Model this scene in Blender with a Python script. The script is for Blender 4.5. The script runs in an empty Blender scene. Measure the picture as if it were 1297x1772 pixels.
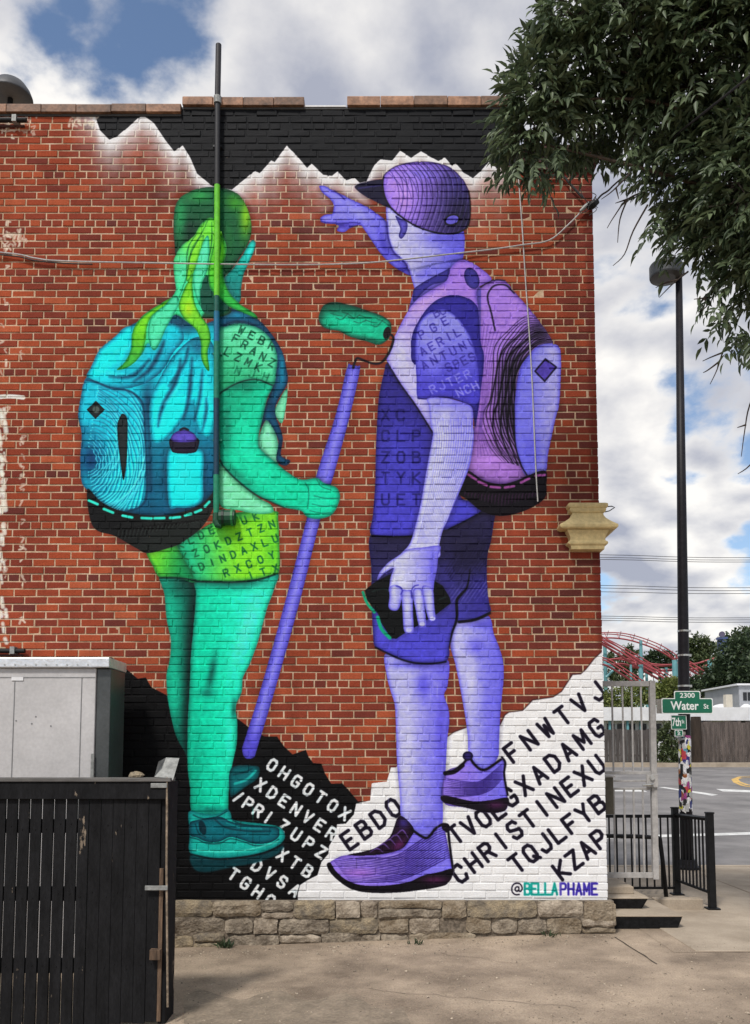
import bpy, bmesh, math, random
import numpy as np
from mathutils import Vector, Matrix
random.seed(7); rng = np.random.default_rng(7)
SC = bpy.context.scene
COL = SC.collection
R = math.radians

# ------------------------------------------------------------------ camera
FPX, CXP, CYP, PITCH = 1500.0, 648.5, 1169.0, R(4.8)      # photograph's focal length / principal point in its own pixels
CAM = Vector((0.0, -7.7, 1.65))
cam_d = bpy.data.cameras.new('camera'); cam = bpy.data.objects.new('camera', cam_d); COL.objects.link(cam)
cam_d.sensor_fit = 'HORIZONTAL'; cam_d.sensor_width = 36.0; cam_d.lens = 36.0 * FPX / 1297.0
cam_d.shift_y = (CYP - 886.0) / 1297.0
cam_d.clip_start = 0.05; cam_d.clip_end = 4000
cam.location = CAM; cam.rotation_euler = (math.pi / 2 + PITCH, 0, 0)
SC.camera = cam

# ------------------------------------------------------------------ sky, sun, exposure
SUN_AZ, SUN_EL = R(205), R(52)         # azimuth clockwise from +Y : behind the camera, a little to its left
wd = bpy.data.worlds.new('World'); SC.world = wd; wd.use_nodes = True
nt = wd.node_tree; nt.nodes.clear(); N = nt.nodes.new; L = nt.links.new
def wmath(op, a, b=None, clamp=False):
    n = N('ShaderNodeMath'); n.operation = op; n.use_clamp = clamp
    for i, v in enumerate((a, b)):
        if v is None: continue
        if isinstance(v, (int, float)): n.inputs[i].default_value = v
        else: L(v, n.inputs[i])
    return n.outputs[0]
out = N('ShaderNodeOutputWorld'); bg = N('ShaderNodeBackground'); L(bg.outputs[0], out.inputs[0])
sky = N('ShaderNodeTexSky'); sky.sky_type = 'NISHITA'; sky.sun_disc = False
sky.sun_elevation = SUN_EL; sky.sun_rotation = SUN_AZ; sky.air_density = 1.0; sky.dust_density = 0.6; sky.ozone_density = 1.6
tc = N('ShaderNodeTexCoord'); sx = N('ShaderNodeSeparateXYZ'); L(tc.outputs['Generated'], sx.inputs[0])
zz = wmath('ADD', wmath('MAXIMUM', sx.outputs[2], 0.0), 0.33)
cb = N('ShaderNodeCombineXYZ'); L(wmath('DIVIDE', sx.outputs[0], zz), cb.inputs[0]); L(wmath('DIVIDE', sx.outputs[1], zz), cb.inputs[1])
def cloudnoise(offset, scale, detail, rough, seed):
    mp = N('ShaderNodeMapping'); L(cb.outputs[0], mp.inputs[0]); mp.inputs['Location'].default_value = offset
    no = N('ShaderNodeTexNoise'); no.noise_dimensions = '4D'; no.inputs['W'].default_value = seed
    no.inputs['Scale'].default_value = scale; no.inputs['Detail'].default_value = detail; no.inputs['Roughness'].default_value = rough
    no.inputs['Distortion'].default_value = 0.1
    L(mp.outputs[0], no.inputs['Vector']); return no.outputs[0]
CSEED = 2.4
n1 = cloudnoise((0, 0, 0), 2.3, 13, 0.53, CSEED); n2 = cloudnoise((-0.02, 0.06, 0), 2.3, 3, 0.5, CSEED); n3 = cloudnoise((3.1, 1.7, 0), 0.8, 3, 0.5, 9.1)
cov = N('ShaderNodeMapRange'); cov.interpolation_type = 'SMOOTHSTEP'; L(wmath('ADD', n1, wmath('MULTIPLY', wmath('SUBTRACT', n3, 0.5), 0.12)), cov.inputs[0])
cov.inputs[1].default_value = 0.44; cov.inputs[2].default_value = 0.492
lit = wmath('ADD', wmath('MULTIPLY', wmath('SUBTRACT', n2, n1), 7.5), 0.53, True)
cc = N('ShaderNodeMixRGB'); L(lit, cc.inputs[0]); cc.inputs[1].default_value = (2.75, 2.9, 3.5, 1); cc.inputs[2].default_value = (6.9, 6.7, 6.4, 1)
mx = N('ShaderNodeMixRGB'); L(wmath('MULTIPLY', cov.outputs[0], 0.97), mx.inputs[0]); L(sky.outputs[0], mx.inputs[1]); L(cc.outputs[0], mx.inputs[2])
L(mx.outputs[0], bg.inputs[0]); bg.inputs[1].default_value = 0.1
sun_d = bpy.data.lights.new('sun', 'SUN'); sun_d.energy = 2.0; sun_d.angle = R(8); sun_d.color = (1.0, 0.955, 0.9)
sun = bpy.data.objects.new('sun', sun_d); COL.objects.link(sun); sun.location = (-6, -20, 25)
sdir = Vector((math.sin(SUN_AZ) * math.cos(SUN_EL), math.cos(SUN_AZ) * math.cos(SUN_EL), math.sin(SUN_EL)))
sun.rotation_euler = sdir.to_track_quat('Z', 'Y').to_euler()
SC.view_settings.view_transform = 'Standard'; SC.view_settings.look = 'None'
SC.view_settings.exposure = 0.62; SC.view_settings.gamma = 1.0; SC.view_settings.use_curve_mapping = False

# ------------------------------------------------------------------ photograph pixel -> world
FWD = Vector((0, math.cos(PITCH), math.sin(PITCH))); UPV = Vector((0, -math.sin(PITCH), math.cos(PITCH)))
def ray(px, py): return FWD * FPX + Vector((1, 0, 0)) * (px - CXP) - UPV * (py - CYP)
def P(px, py, Y):                       # the point seen at that pixel on the vertical plane y = Y
    d = ray(px, py); return CAM + d * ((Y - CAM.y) / d.y)
def gz(x, y):                           # height of the ground
    a = 0.034 * min(max(x, -3.5), 1.7)
    if y > 4.4: return 0.055 - 0.12 + max(0.0, min(y, 36.0) - 9.0) * 0.034
    return a
def G(px, py):                          # the point of the ground seen at that pixel
    d = ray(px, py); t = 0.0; s = 0.0002
    for i in range(4000):
        t += s; q = CAM + d * t
        if q.z <= gz(q.x, q.y) or t > 0.12: return Vector((q.x, q.y, gz(q.x, q.y)))
        s = max(0.000004, (q.z - gz(q.x, q.y)) / abs(d.z) * 0.5 if d.z < 0 else 0.0002)
    return q

# ------------------------------------------------------------------ mesh and object helpers
class MB:
    def __init__(s): s.v = []; s.f = []
    def add(s, vs, fs):
        o = len(s.v); s.v += [tuple(a) for a in vs]; s.f += [tuple(i + o for i in f) for f in fs]; return s
    def box(s, x0, x1, y0, y1, z0, z1, M=None):
        vs = [Vector(a) for a in ((x0,y0,z0),(x1,y0,z0),(x1,y1,z0),(x0,y1,z0),(x0,y0,z1),(x1,y0,z1),(x1,y1,z1),(x0,y1,z1))]
        if M: vs = [M @ a for a in vs]
        return s.add(vs, [(0,3,2,1),(4,5,6,7),(0,1,5,4),(1,2,6,5),(2,3,7,6),(3,0,4,7)])
    def tube(s, pts, r, n=8, cap=True):
        pts = [Vector(p) for p in pts]; rs = r if isinstance(r, (list, tuple)) else [r] * len(pts)
        o = len(s.v); prev = None
        for i, p in enumerate(pts):
            t = (pts[min(i + 1, len(pts) - 1)] - pts[max(i - 1, 0)])
            t = t.normalized() if t.length > 1e-9 else Vector((0, 0, 1))
            if prev is None:
                a = t.cross(Vector((0, 0, 1)) if abs(t.z) < 0.9 else Vector((1, 0, 0))).normalized()
            else:
                a = prev - t * prev.dot(t); a = a.normalized() if a.length > 1e-6 else t.orthogonal().normalized()
            prev = a; b = t.cross(a)
            for k in range(n):
                an = 2 * math.pi * k / n; q = p + (a * math.cos(an) + b * math.sin(an)) * rs[i]; s.v.append(tuple(q))
        m = len(pts)
        for i in range(m - 1):
            for k in range(n):
                s.f.append((o + i*n + k, o + i*n + (k+1) % n, o + (i+1)*n + (k+1) % n, o + (i+1)*n + k))
        if cap: s.f.append(tuple(o + k for k in reversed(range(n)))); s.f.append(tuple(o + (m-1)*n + k for k in range(n)))
        return s
    def lathe(s, c, prof, n=24, cap=True):      # profile (radius, z) about a vertical axis
        o = len(s.v)
        for r, z in prof:
            for k in range(n):
                a = 2 * math.pi * k / n; s.v.append((c[0] + r * math.cos(a), c[1] + r * math.sin(a), c[2] + z))
        m = len(prof)
        for i in range(m - 1):
            for k in range(n): s.f.append((o + i*n + k, o + i*n + (k+1) % n, o + (i+1)*n + (k+1) % n, o + (i+1)*n + k))
        if cap: s.f.append(tuple(o + k for k in reversed(range(n)))); s.f.append(tuple(o + (m-1)*n + k for k in range(n)))
        return s
    def slab(s, poly, y0, y1):                  # polygon in (x, z), thickness along y
        n = len(poly); o = len(s.v)
        s.v += [(p[0], y0, p[1]) for p in poly] + [(p[0], y1, p[1]) for p in poly]
        s.f.append(tuple(o + i for i in range(n))); s.f.append(tuple(o + n + i for i in reversed(range(n))))
        for i in range(n): s.f.append((o + (i+1) % n, o + i, o + n + i, o + n + (i+1) % n))
        return s
    def mesh(s, name, smooth=False):
        me = bpy.data.meshes.new(name); me.from_pydata(s.v, [], s.f); me.update()
        if smooth:
            me.polygons.foreach_set('use_smooth', [True] * len(me.polygons))
        return me
def root(name, label, cat, loc=(0, 0, 0), group=None, kind=None):
    o = bpy.data.objects.new(name, None); COL.objects.link(o); o.location = loc; o.empty_display_size = 0.2
    o['label'] = label; o['category'] = cat
    if group: o['group'] = group
    return o
def part(name, mb, m, parent=None, smooth=False, bevel=0.0, kind=None):
    me = mb if isinstance(mb, bpy.types.Mesh) else mb.mesh(name, smooth)
    if m and not me.materials: me.materials.append(m)
    o = bpy.data.objects.new(name, me); COL.objects.link(o)
    if parent is not None:
        o.parent = parent
        if parent.type == 'EMPTY': o.location = -Vector(parent.location)
    if bevel:
        b = o.modifiers.new('bevel', 'BEVEL'); b.width = bevel; b.segments = 2; b.limit_method = 'ANGLE'; b.angle_limit = R(40)
    if kind: o['kind'] = kind
    return o
def tag(o, label, cat, group=None):
    o['label'] = label; o['category'] = cat
    if group: o['group'] = group
    return o
def struct(name, mb, m, smooth=False):
    return part(name, mb, m, None, smooth, kind='structure')

# ------------------------------------------------------------------ materials
def srgb(c): return tuple(((v/255) / 12.92 if v/255 <= 0.04045 else ((v/255 + 0.055) / 1.055) ** 2.4) for v in c)
def newmat(name):
    m = bpy.data.materials.new(name); m.use_nodes = True; return m, m.node_tree, m.node_tree.nodes['Principled BSDF']
def pmat(name, base, var=0.25, scale=6.0, rough=0.75, bump=0.15, metal=0.0, c2=None, fine=40.0, spec=0.4, stretch=(1, 1, 1), chip=None, bdist=0.01):
    """base: linear colour; var: darker/lighter mottling; c2: second colour of the mottling; chip: (colour, threshold, scale) worn patches"""
    m, t, b = newmat(name); Nn = t.nodes.new; Lk = t.links.new
    c = Nn('ShaderNodeTexCoord'); mp = Nn('ShaderNodeMapping'); geo = Nn('ShaderNodeNewGeometry'); Lk(geo.outputs['Position'], mp.inputs[0]); mp.inputs['Scale'].default_value = stretch
    n = Nn('ShaderNodeTexNoise'); n.inputs['Scale'].default_value = scale; n.inputs['Detail'].default_value = 6; n.inputs['Roughness'].default_value = 0.65; Lk(mp.outputs[0], n.inputs['Vector'])
    f = Nn('ShaderNodeTexNoise'); f.inputs['Scale'].default_value = fine; f.inputs['Detail'].default_value = 4; Lk(mp.outputs[0], f.inputs['Vector'])
    ra = Nn('ShaderNodeValToRGB'); Lk(n.outputs[0], ra.inputs[0])
    lo = [v * (1 - var) for v in base]; hi = [min(1, v * (1 + var)) for v in (c2 or base)]
    ra.color_ramp.elements[0].position = 0.34; ra.color_ramp.elements[1].position = 0.66
    ra.color_ramp.elements[0].color = (*lo, 1); ra.color_ramp.elements[1].color = (*hi, 1)
    mu = Nn('ShaderNodeMixRGB'); mu.blend_type = 'MULTIPLY'; mu.inputs[0].default_value = 1.0; Lk(ra.outputs[0], mu.inputs[1])
    mr = Nn('ShaderNodeMapRange'); Lk(f.outputs[0], mr.inputs[0]); mr.inputs[1].default_value = 0.3; mr.inputs[2].default_value = 0.7; mr.inputs[3].default_value = 1 - var * 0.7; mr.inputs[4].default_value = 1 + var * 0.5
    Lk(mr.outputs[0], mu.inputs[2]); colr = mu.outputs[0]
    if chip:
        cn = Nn('ShaderNodeTexNoise'); cn.inputs['Scale'].default_value = chip[2]; cn.inputs['Detail'].default_value = 8; cn.inputs['Roughness'].default_value = 0.7; Lk(mp.outputs[0], cn.inputs['Vector'])
        cr = Nn('ShaderNodeMapRange'); Lk(cn.outputs[0], cr.inputs[0]); cr.inputs[1].default_value = chip[1]; cr.inputs[2].default_value = chip[1] + 0.025
        mi = Nn('ShaderNodeMixRGB'); Lk(cr.outputs[0], mi.inputs[0]); Lk(colr, mi.inputs[1]); mi.inputs[2].default_value = (*chip[0], 1); colr = mi.outputs[0]
    Lk(colr, b.inputs['Base Color']); b.inputs['Roughness'].default_value = rough; b.inputs['Metallic'].default_value = metal
    b.inputs['Specular IOR Level'].default_value = spec
    if bump:
        bu = Nn('ShaderNodeBump'); bu.inputs['Strength'].default_value = bump; bu.inputs['Distance'].default_value = bdist
        ad = Nn('ShaderNodeMath'); ad.operation = 'ADD'; Lk(n.outputs[0], ad.inputs[0]); Lk(f.outputs[0], ad.inputs[1]); Lk(ad.outputs[0], bu.inputs['Height'])
        Lk(bu.outputs[0], b.inputs['Normal'])
    return m

# ================================================================== the mural: paint colours computed on a metric sheet of the wall
WX0, WX1, WZ0, WZ1, PPM = -3.75, 2.30, 0.30, 8.55, 215.0
CW, CH = int((WX1 - WX0) * PPM), int((WZ1 - WZ0) * PPM)
PC = np.zeros((CH, CW, 3), np.float32); PA = np.zeros((CH, CW), np.float32)       # colour and cover of the paint, row 0 at the top
KS = PPM / 190.0                                                                   # sheet pixels per photograph pixel, roughly
def T(pts):
    o = []
    for x, y in pts:
        q = P(x, y, 0.0); o.append(((q.x - WX0) * PPM, (WZ1 - q.z) * PPM))
    return np.array(o, np.float64)
def spline(a, closed, k=6):
    n = len(a); o = []
    rngi = range(n if closed else n - 1)
    for i in rngi:
        if closed: p0, p1, p2, p3 = a[(i-1) % n], a[i], a[(i+1) % n], a[(i+2) % n]
        else: p0, p1, p2, p3 = a[max(i-1, 0)], a[i], a[i+1], a[min(i+2, n-1)]
        for j in range(k):
            t = j / k
            o.append(0.5 * ((2*p1) + (-p0 + p2)*t + (2*p0 - 5*p1 + 4*p2 - p3)*t*t + (-p0 + 3*p1 - 3*p2 + p3)*t*t*t))
    if not closed: o.append(a[-1])
    return np.array(o)
class Win: pass
def window(a, pad):
    w = Win(); w.x0 = max(0, int(a[:, 0].min() - pad)); w.x1 = min(CW, int(a[:, 0].max() + pad) + 2)
    w.y0 = max(0, int(a[:, 1].min() - pad)); w.y1 = min(CH, int(a[:, 1].max() + pad) + 2)
    return w
def polymask(a, pad=4):
    w = window(a, pad); hh, ww = w.y1 - w.y0, w.x1 - w.x0
    m = np.zeros((max(hh, 1), max(ww, 1)), np.float32)
    xa, ya = a[:, 0] - w.x0, a[:, 1] - w.y0; xb, yb = np.roll(xa, -1), np.roll(ya, -1)
    for r in range(hh):
        for sub in (0.25, 0.75):
            y = r + sub; c = ((ya <= y) & (yb > y)) | ((yb <= y) & (ya > y))
            if not c.any(): continue
            xs = np.sort(xa[c] + (y - ya[c]) / (yb[c] - ya[c]) * (xb[c] - xa[c]))
            for i in range(0, len(xs) - 1, 2):
                l, rr = max(xs[i], 0), min(xs[i+1], ww)
                if rr <= l: continue
                il, ir = int(l), min(int(rr), ww - 1)
                if il == ir: m[r, il] += 0.5 * (rr - l)
                else:
                    m[r, il] += 0.5 * (il + 1 - l); m[r, il+1:ir] += 0.5; m[r, ir] += 0.5 * (rr - ir)
    w.m = np.clip(m, 0, 1); return w
def blur(m, r):
    r = int(max(1, round(r)))
    for _ in range(2):
        for ax in (0, 1):
            p = np.pad(m, [(r + 1, r) if k == ax else (0, 0) for k in (0, 1)], mode='edge').cumsum(axis=ax, dtype=np.float64)
            n = m.shape[ax]
            m = ((np.take(p, range(2*r + 1, 2*r + 1 + n), axis=ax) - np.take(p, range(0, n), axis=ax)) / (2*r + 1)).astype(np.float32)
    return m
def rgb(c): return np.array(c, np.float32) / 255.0
def lay(w, a, col):
    s = (slice(w.y0, w.y1), slice(w.x0, w.x1)); A = PA[s]; C = PC[s]
    oa = a + A * (1 - a); d = np.maximum(oa, 1e-5)[..., None]
    PC[s] = (col * a[..., None] + C * (A * (1 - a))[..., None]) / d; PA[s] = oa
def grid(w):
    return np.meshgrid(np.arange(w.x0, w.x1) + 0.5, np.arange(w.y0, w.y1) + 0.5)
def gradcol(w, g):
    (ax, ay), ca, (bx, by), cb_ = g; q = T([(ax, ay), (bx, by)]); X, Y = grid(w); d = q[1] - q[0]
    t = np.clip(((X - q[0][0]) * d[0] + (Y - q[0][1]) * d[1]) / (d @ d), 0, 1); t = (t * t * (3 - 2 * t))[..., None]
    return rgb(ca) * (1 - t) + rgb(cb_) * t
def fill(pts, col, curve=True, alpha=1.0, halo=0.0, soft=0, edge=None):
    """a patch of paint; col may be a colour or a gradient (p, c, p, c); edge = (colour, width, strength) darkens the rim"""
    a = T(pts); a = spline(a, True) if curve else a
    w = polymask(a, 26)
    if halo:
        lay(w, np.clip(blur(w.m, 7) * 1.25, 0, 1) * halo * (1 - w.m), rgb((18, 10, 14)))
    base = gradcol(w, col) if isinstance(col[0], tuple) else rgb(col)
    m = blur(w.m, soft) if soft else w.m
    lay(w, m * alpha, base)
    if edge: shade(w, *edge)
    return w
def shade(w, col, width, strength):
    e = np.clip((1 - blur(w.m, width * KS)) * 2.0, 0, 1) * w.m * strength; lay(w, e.astype(np.float32), rgb(col))
def blob(w, cx, cy, rx, ry, col, alpha, rot=0):
    q = T([(cx, cy)])[0]; X, Y = grid(w); c, s_ = math.cos(R(rot)), math.sin(R(rot))
    dx, dy = (X - q[0]) / KS, (Y - q[1]) / KS; u = (dx * c + dy * s_) / rx; v = (-dx * s_ + dy * c) / ry
    lay(w, (np.exp(-(u*u + v*v) * 1.2) * w.m * alpha).astype(np.float32), rgb(col))
def line(pts, wd_, col, alpha=1.0, soft=0.9, curve=True, clip=None, taper=False, end=None):
    a = T(pts); a = spline(a, False, 5) if curve and len(a) > 2 else a
    w = window(a, wd_ * KS + soft * 2 + 3)
    if w.x1 <= w.x0 or w.y1 <= w.y0: return
    X, Y = grid(w); best = np.full(X.shape, 1e9, np.float32); n = len(a) - 1
    for i in range(n):
        p, q = a[i], a[i+1]; d = q - p; l2 = d @ d
        if l2 < 1e-9: continue
        t = np.clip(((X - p[0]) * d[0] + (Y - p[1]) * d[1]) / l2, 0, 1)
        hw = wd_ * KS / 2
        if taper: u = (i + 0.5) / n; hw *= 0.25 + 0.75 * math.sin(math.pi * min(max(u, 0.04), 0.96))
        best = np.minimum(best, np.hypot(X - p[0] - t * d[0], Y - p[1] - t * d[1]) - hw)
    m = np.clip(0.5 - best / (2 * soft * KS), 0, 1).astype(np.float32) * alpha
    if clip is not None:
        full = np.zeros_like(m); X0, X1, Y0, Y1 = max(w.x0, clip.x0), min(w.x1, clip.x1), max(w.y0, clip.y0), min(w.y1, clip.y1)
        if X1 <= X0 or Y1 <= Y0: return
        full[Y0-w.y0:Y1-w.y0, X0-w.x0:X1-w.x0] = clip.m[Y0-clip.y0:Y1-clip.y0, X0-clip.x0:X1-clip.x0]; m = m * full
    lay(w, m, rgb(col))
def ell(cx, cy, rx, ry, rot=0, n=14):
    c, s_ = math.cos(R(rot)), math.sin(R(rot))
    return [(cx + rx*math.cos(t)*c - ry*math.sin(t)*s_, cy + rx*math.cos(t)*s_ + ry*math.sin(t)*c) for t in [2*math.pi*k/n for k in range(n)]]
FONT = {'A': [[(0,0),(.5,1),(1,0)],[(.22,.33),(.78,.33)]], 'B': [[(0,0),(0,1),(.7,1),(.92,.88),(.92,.65),(.7,.53),(0,.53)],[(.7,.53),(1,.4),(1,.13),(.75,0),(0,0)]],
 'C': [[(1,.75),(.85,1),(.2,1),(0,.8),(0,.2),(.2,0),(.85,0),(1,.25)]], 'D': [[(0,0),(0,1),(.6,1),(1,.75),(1,.25),(.6,0),(0,0)]],
 'E': [[(1,1),(0,1),(0,0),(1,0)],[(0,.52),(.75,.52)]], 'F': [[(1,1),(0,1),(0,0)],[(0,.52),(.75,.52)]],
 'G': [[(1,.78),(.85,1),(.2,1),(0,.8),(0,.2),(.2,0),(.85,0),(1,.2),(1,.45),(.6,.45)]], 'H': [[(0,0),(0,1)],[(1,0),(1,1)],[(0,.5),(1,.5)]],
 'I': [[(.5,0),(.5,1)]], 'J': [[(1,1),(1,.2),(.8,0),(.2,0),(0,.25)]], 'K': [[(0,0),(0,1)],[(1,1),(.1,.48),(1,0)]], 'L': [[(0,1),(0,0),(1,0)]],
 'M': [[(0,0),(0,1),(.5,.3),(1,1),(1,0)]], 'N': [[(0,0),(0,1),(1,0),(1,1)]], 'O': [[(.25,1),(0,.8),(0,.2),(.25,0)],[(.75,0),(1,.2),(1,.8),(.75,1)],[(.25,1),(.42,1)],[(.58,1),(.75,1)],[(.25,0),(.42,0)],[(.58,0),(.75,0)]],
 'P': [[(0,0),(0,1),(.75,1),(1,.86),(1,.6),(.75,.46),(0,.46)]], 'Q': [[(.25,1),(0,.8),(0,.2),(.25,0),(.75,0),(1,.2),(1,.8),(.75,1),(.25,1)],[(.6,.25),(1.05,-.05)]],
 'R': [[(0,0),(0,1),(.75,1),(1,.86),(1,.62),(.75,.48),(0,.48)],[(.55,.48),(1,0)]], 'S': [[(1,.8),(.8,1),(.2,1),(0,.8),(.05,.6),(.95,.4),(1,.2),(.8,0),(.2,0),(0,.2)]],
 'T': [[(0,1),(1,1)],[(.5,.93),(.5,0)]], 'U': [[(0,1),(0,.2),(.2,0),(.8,0),(1,.2),(1,1)]], 'V': [[(0,1),(.5,0),(1,1)]], 'W': [[(0,1),(.22,0),(.5,.7),(.78,0),(1,1)]],
 'X': [[(0,0),(1,1)],[(0,1),(1,0)]], 'Y': [[(0,1),(.5,.5),(1,1)],[(.5,.5),(.5,0)]], 'Z': [[(0,1),(1,1),(0,0),(1,0)]], '/': [[(.2,0),(.8,1)]],
 '@': [[(.68,.62),(.5,.7),(.34,.55),(.36,.38),(.5,.3),(.66,.4),(.68,.66),(.7,.36),(.82,.3),(.96,.45),(.96,.65),(.8,.92),(.5,1),(.2,.9),(.04,.62),(.08,.25),(.35,.02),(.7,.03)]]}
def glyph(ch, cx, cy, w_, h_, ang, thick, col, alpha=1.0, clip=None, skew=0.0):
    c, s_ = math.cos(R(ang)), math.sin(R(ang))
    for st in FONT[ch]:
        q = []
        for x, y in st:
            u, v = (x - 0.5) * w_ + (y - 0.5) * skew * h_, -(y - 0.5) * h_; q.append((cx + u*c - v*s_, cy + u*s_ + v*c))
        line(q, thick, col, alpha, 0.7, ch == '@', clip)
def text(s, p0, p1, w_, h_, ang, thick, col, alpha=1.0, clip=None):   # letter centres spread from p0 to p1
    n = len(s)
    for i, ch in enumerate(s):
        if ch == ' ': continue
        t = i / max(1, n - 1); glyph(ch, p0[0] + (p1[0]-p0[0])*t, p0[1] + (p1[1]-p0[1])*t, w_, h_, ang, thick, col, alpha, clip)

# ---- the painted ground: black night sky above the peaks, black and white rock below
RIDGE = [(158,188),(166,205),(173,226),(189,242),(203,236),(226,216),(246,199),(266,213),(286,243),(301,262),(316,252),(328,271),(341,301),(368,323),(401,328),(426,308),(441,296),(449,300),(469,278),(475,281),(496,252),(516,273),(531,291),(539,283),(559,303),(574,305),(584,297),(599,313),(613,308),(622,317),(634,314),(641,298),(648,285),(658,276),(678,278),(692,261),(711,273),(728,262),(747,273),(758,279),(769,273),(781,287),(788,283),(802,299),(818,308),(832,296),(845,281),(860,292),(880,288),(905,300)]
rd = T(RIDGE); wf = Win(); wf.x0, wf.x1, wf.y0, wf.y1 = int(rd[0][0]) - 40, int(rd[-1][0]) - 20, 0, int(rd[:, 1].max()) + 120
X, Y = grid(wf); ry = np.interp(X[0], rd[:, 0], rd[:, 1]); dd = Y - ry[None, :]
nz = blur(rng.random(X.shape).astype(np.float32), 5); nz = (nz - nz.min()) / (nz.max() - nz.min())
fa = np.where(dd > -1, 0.96 * np.exp(-np.clip(dd - 9, 0, None) / (14 + 26 * nz)), 0) * np.clip((X - wf.x0) / 45, 0, 1) * np.clip((wf.x1 - X) / 30, 0, 1)
lay(wf, fa.astype(np.float32), rgb((232, 230, 236)))
fill([(150,120),(905,120),(905,300)] + RIDGE[::-1] + [(158,188)], (17, 19, 24), False)
fill([(150,1137),(193,1137),(203,1144),(219,1158),(238,1174),(252,1172),(262,1189),(287,1202),(310,1215),(400,1240),(412,1244),(430,1258),(457,1274),(479,1274),(491,1291),(506,1305),(529,1297),(534,1310),(542,1320),(556,1321),(562,1338),(573,1356),(592,1355),(604,1368),(619,1386),(640,1386),(640,1580),(150,1580)], (9, 9, 11), False)
wwhite = fill([(616,1390),(640,1385),(643,1355),(669,1352),(676,1328),(684,1328),(720,1300),(774,1274),(784,1267),(805,1259),(840,1255),(865,1253),(873,1237),(880,1232),(904,1229),(921,1211),(956,1206),(971,1196),(990,1167),(1004,1166),(1013,1158),(1028,1139),(1040,1128),(1090,1120),(1090,1580),(515,1580),(515,1546),(519,1531),(533,1522),(549,1514),(556,1491),(568,1477),(569,1464),(580,1445),(583,1426),(598,1425),(612,1409)], (226, 227, 233), False)
line([(865,1253),(873,1237),(880,1232),(904,1229),(921,1211),(956,1206),(971,1196),(990,1167),(1004,1166),(1013,1158),(1028,1139),(1042,1126)], 2.2, (40, 18, 18), 0.8, curve=False)
line([(774,1274),(784,1267),(805,1259)], 2.0, (40, 18, 18), 0.7, curve=False)
# ---- the lettering on the rocks
WH = (208, 215, 218); BK = (26, 20, 38)
def q4(x, y): return (290 + x / 3.706, 1240 + y / 3.706)
def q10(x, y): return (760 + x / 4.028, 1130 + y / 4.028)
def q9(x, y): return (540 + x / 3.603, 1130 + y / 3.603)
for s_, a, b in (('OHGOTOX', (670,310), (1135,622)), ('XDENVER', (595,437), (1050,748)), ('/PRI', (452,515), (645,645)), ('ZUPZ', (742,700), (985,868)), ('XTB', (735,885), (897,990)), ('DVSA', (573,955), (815,1112)), ('TGHO', (422,1010), (655,1180))):
    text(s_, q4(*a), q4(*b), 11.5, 19, 34, 4.6, WH)
for s_, a, b in (('FNWTVJ', (508,692), (1095,268)), ('GXADAMG', (490,1005), (1095,522)), ('TVOE', (112,1265), (400,1095)), ('CHRISTINEXU', (140,1535), (1097,780)), ('TQJLFYB', (540,1465), (1100,1050)), ('KZAP', (850,1512), (1112,1295))):
    text(s_, q10(*a), q10(*b), 17, 29, -37, 6.0, BK)
text('EBDO', q9(230,1165), q9(505,965), 17, 29, -35, 6.0, BK)
text('@', (894,1538), (894,1538), 19, 20, 0, 2.4, BK)
text('BELLA', (912,1538), (959,1538), 9, 19, 0, 3.8, (20, 150, 140)); text('PHAME', (974,1538), (1028,1538), 9, 19, 0, 3.8, (62, 48, 160))

# ---- the painting pole and its roller
# pole and roller
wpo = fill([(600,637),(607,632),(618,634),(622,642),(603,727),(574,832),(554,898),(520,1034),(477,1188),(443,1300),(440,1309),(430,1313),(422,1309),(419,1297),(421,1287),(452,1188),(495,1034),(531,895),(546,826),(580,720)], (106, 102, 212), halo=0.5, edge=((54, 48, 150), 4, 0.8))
line([(432,1290),(465,1185),(508,1034),(543,895),(562,826),(592,720),(610,645)], 6, (140, 138, 236), 0.6, 3, clip=wpo); blob(wpo, 434, 1290, 16, 30, (70, 62, 190), 0.7)
w = fill([(551,551),(555,536),(563,526),(582,523),(606,528),(643,540),(662,547),(674,556),(677,567),(674,583),(663,594),(652,597),(634,591),(606,583),(588,574),(571,571),(557,565)], ((600,530), (6,96,74), (600,556), (8,170,130)), halo=0.6, edge=((4, 54, 44), 4, 0.9))
blob(w, 600, 556, 46, 9, (14, 206, 160), 0.85, 12); blob(w, 625, 575, 36, 7, (10, 184, 140), 0.8, 14); blob(w, 640, 588, 30, 5, (4, 76, 60), 0.7, 14); blob(w, 556, 545, 8, 18, (4, 74, 58), 0.6)
for k in range(10):
    x = 562 + 10 * k; line([(x, 534 + k * 2 + (k % 3) * 6), (x + 9, 537 + k * 2 + (k % 3) * 6), (x + 20, 538 + k * 2 + (k % 2) * 7)], 1.8, (4, 70, 54), 0.6, clip=w)
fill(ell(669, 576, 6, 11, 15), (14, 12, 14))
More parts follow.
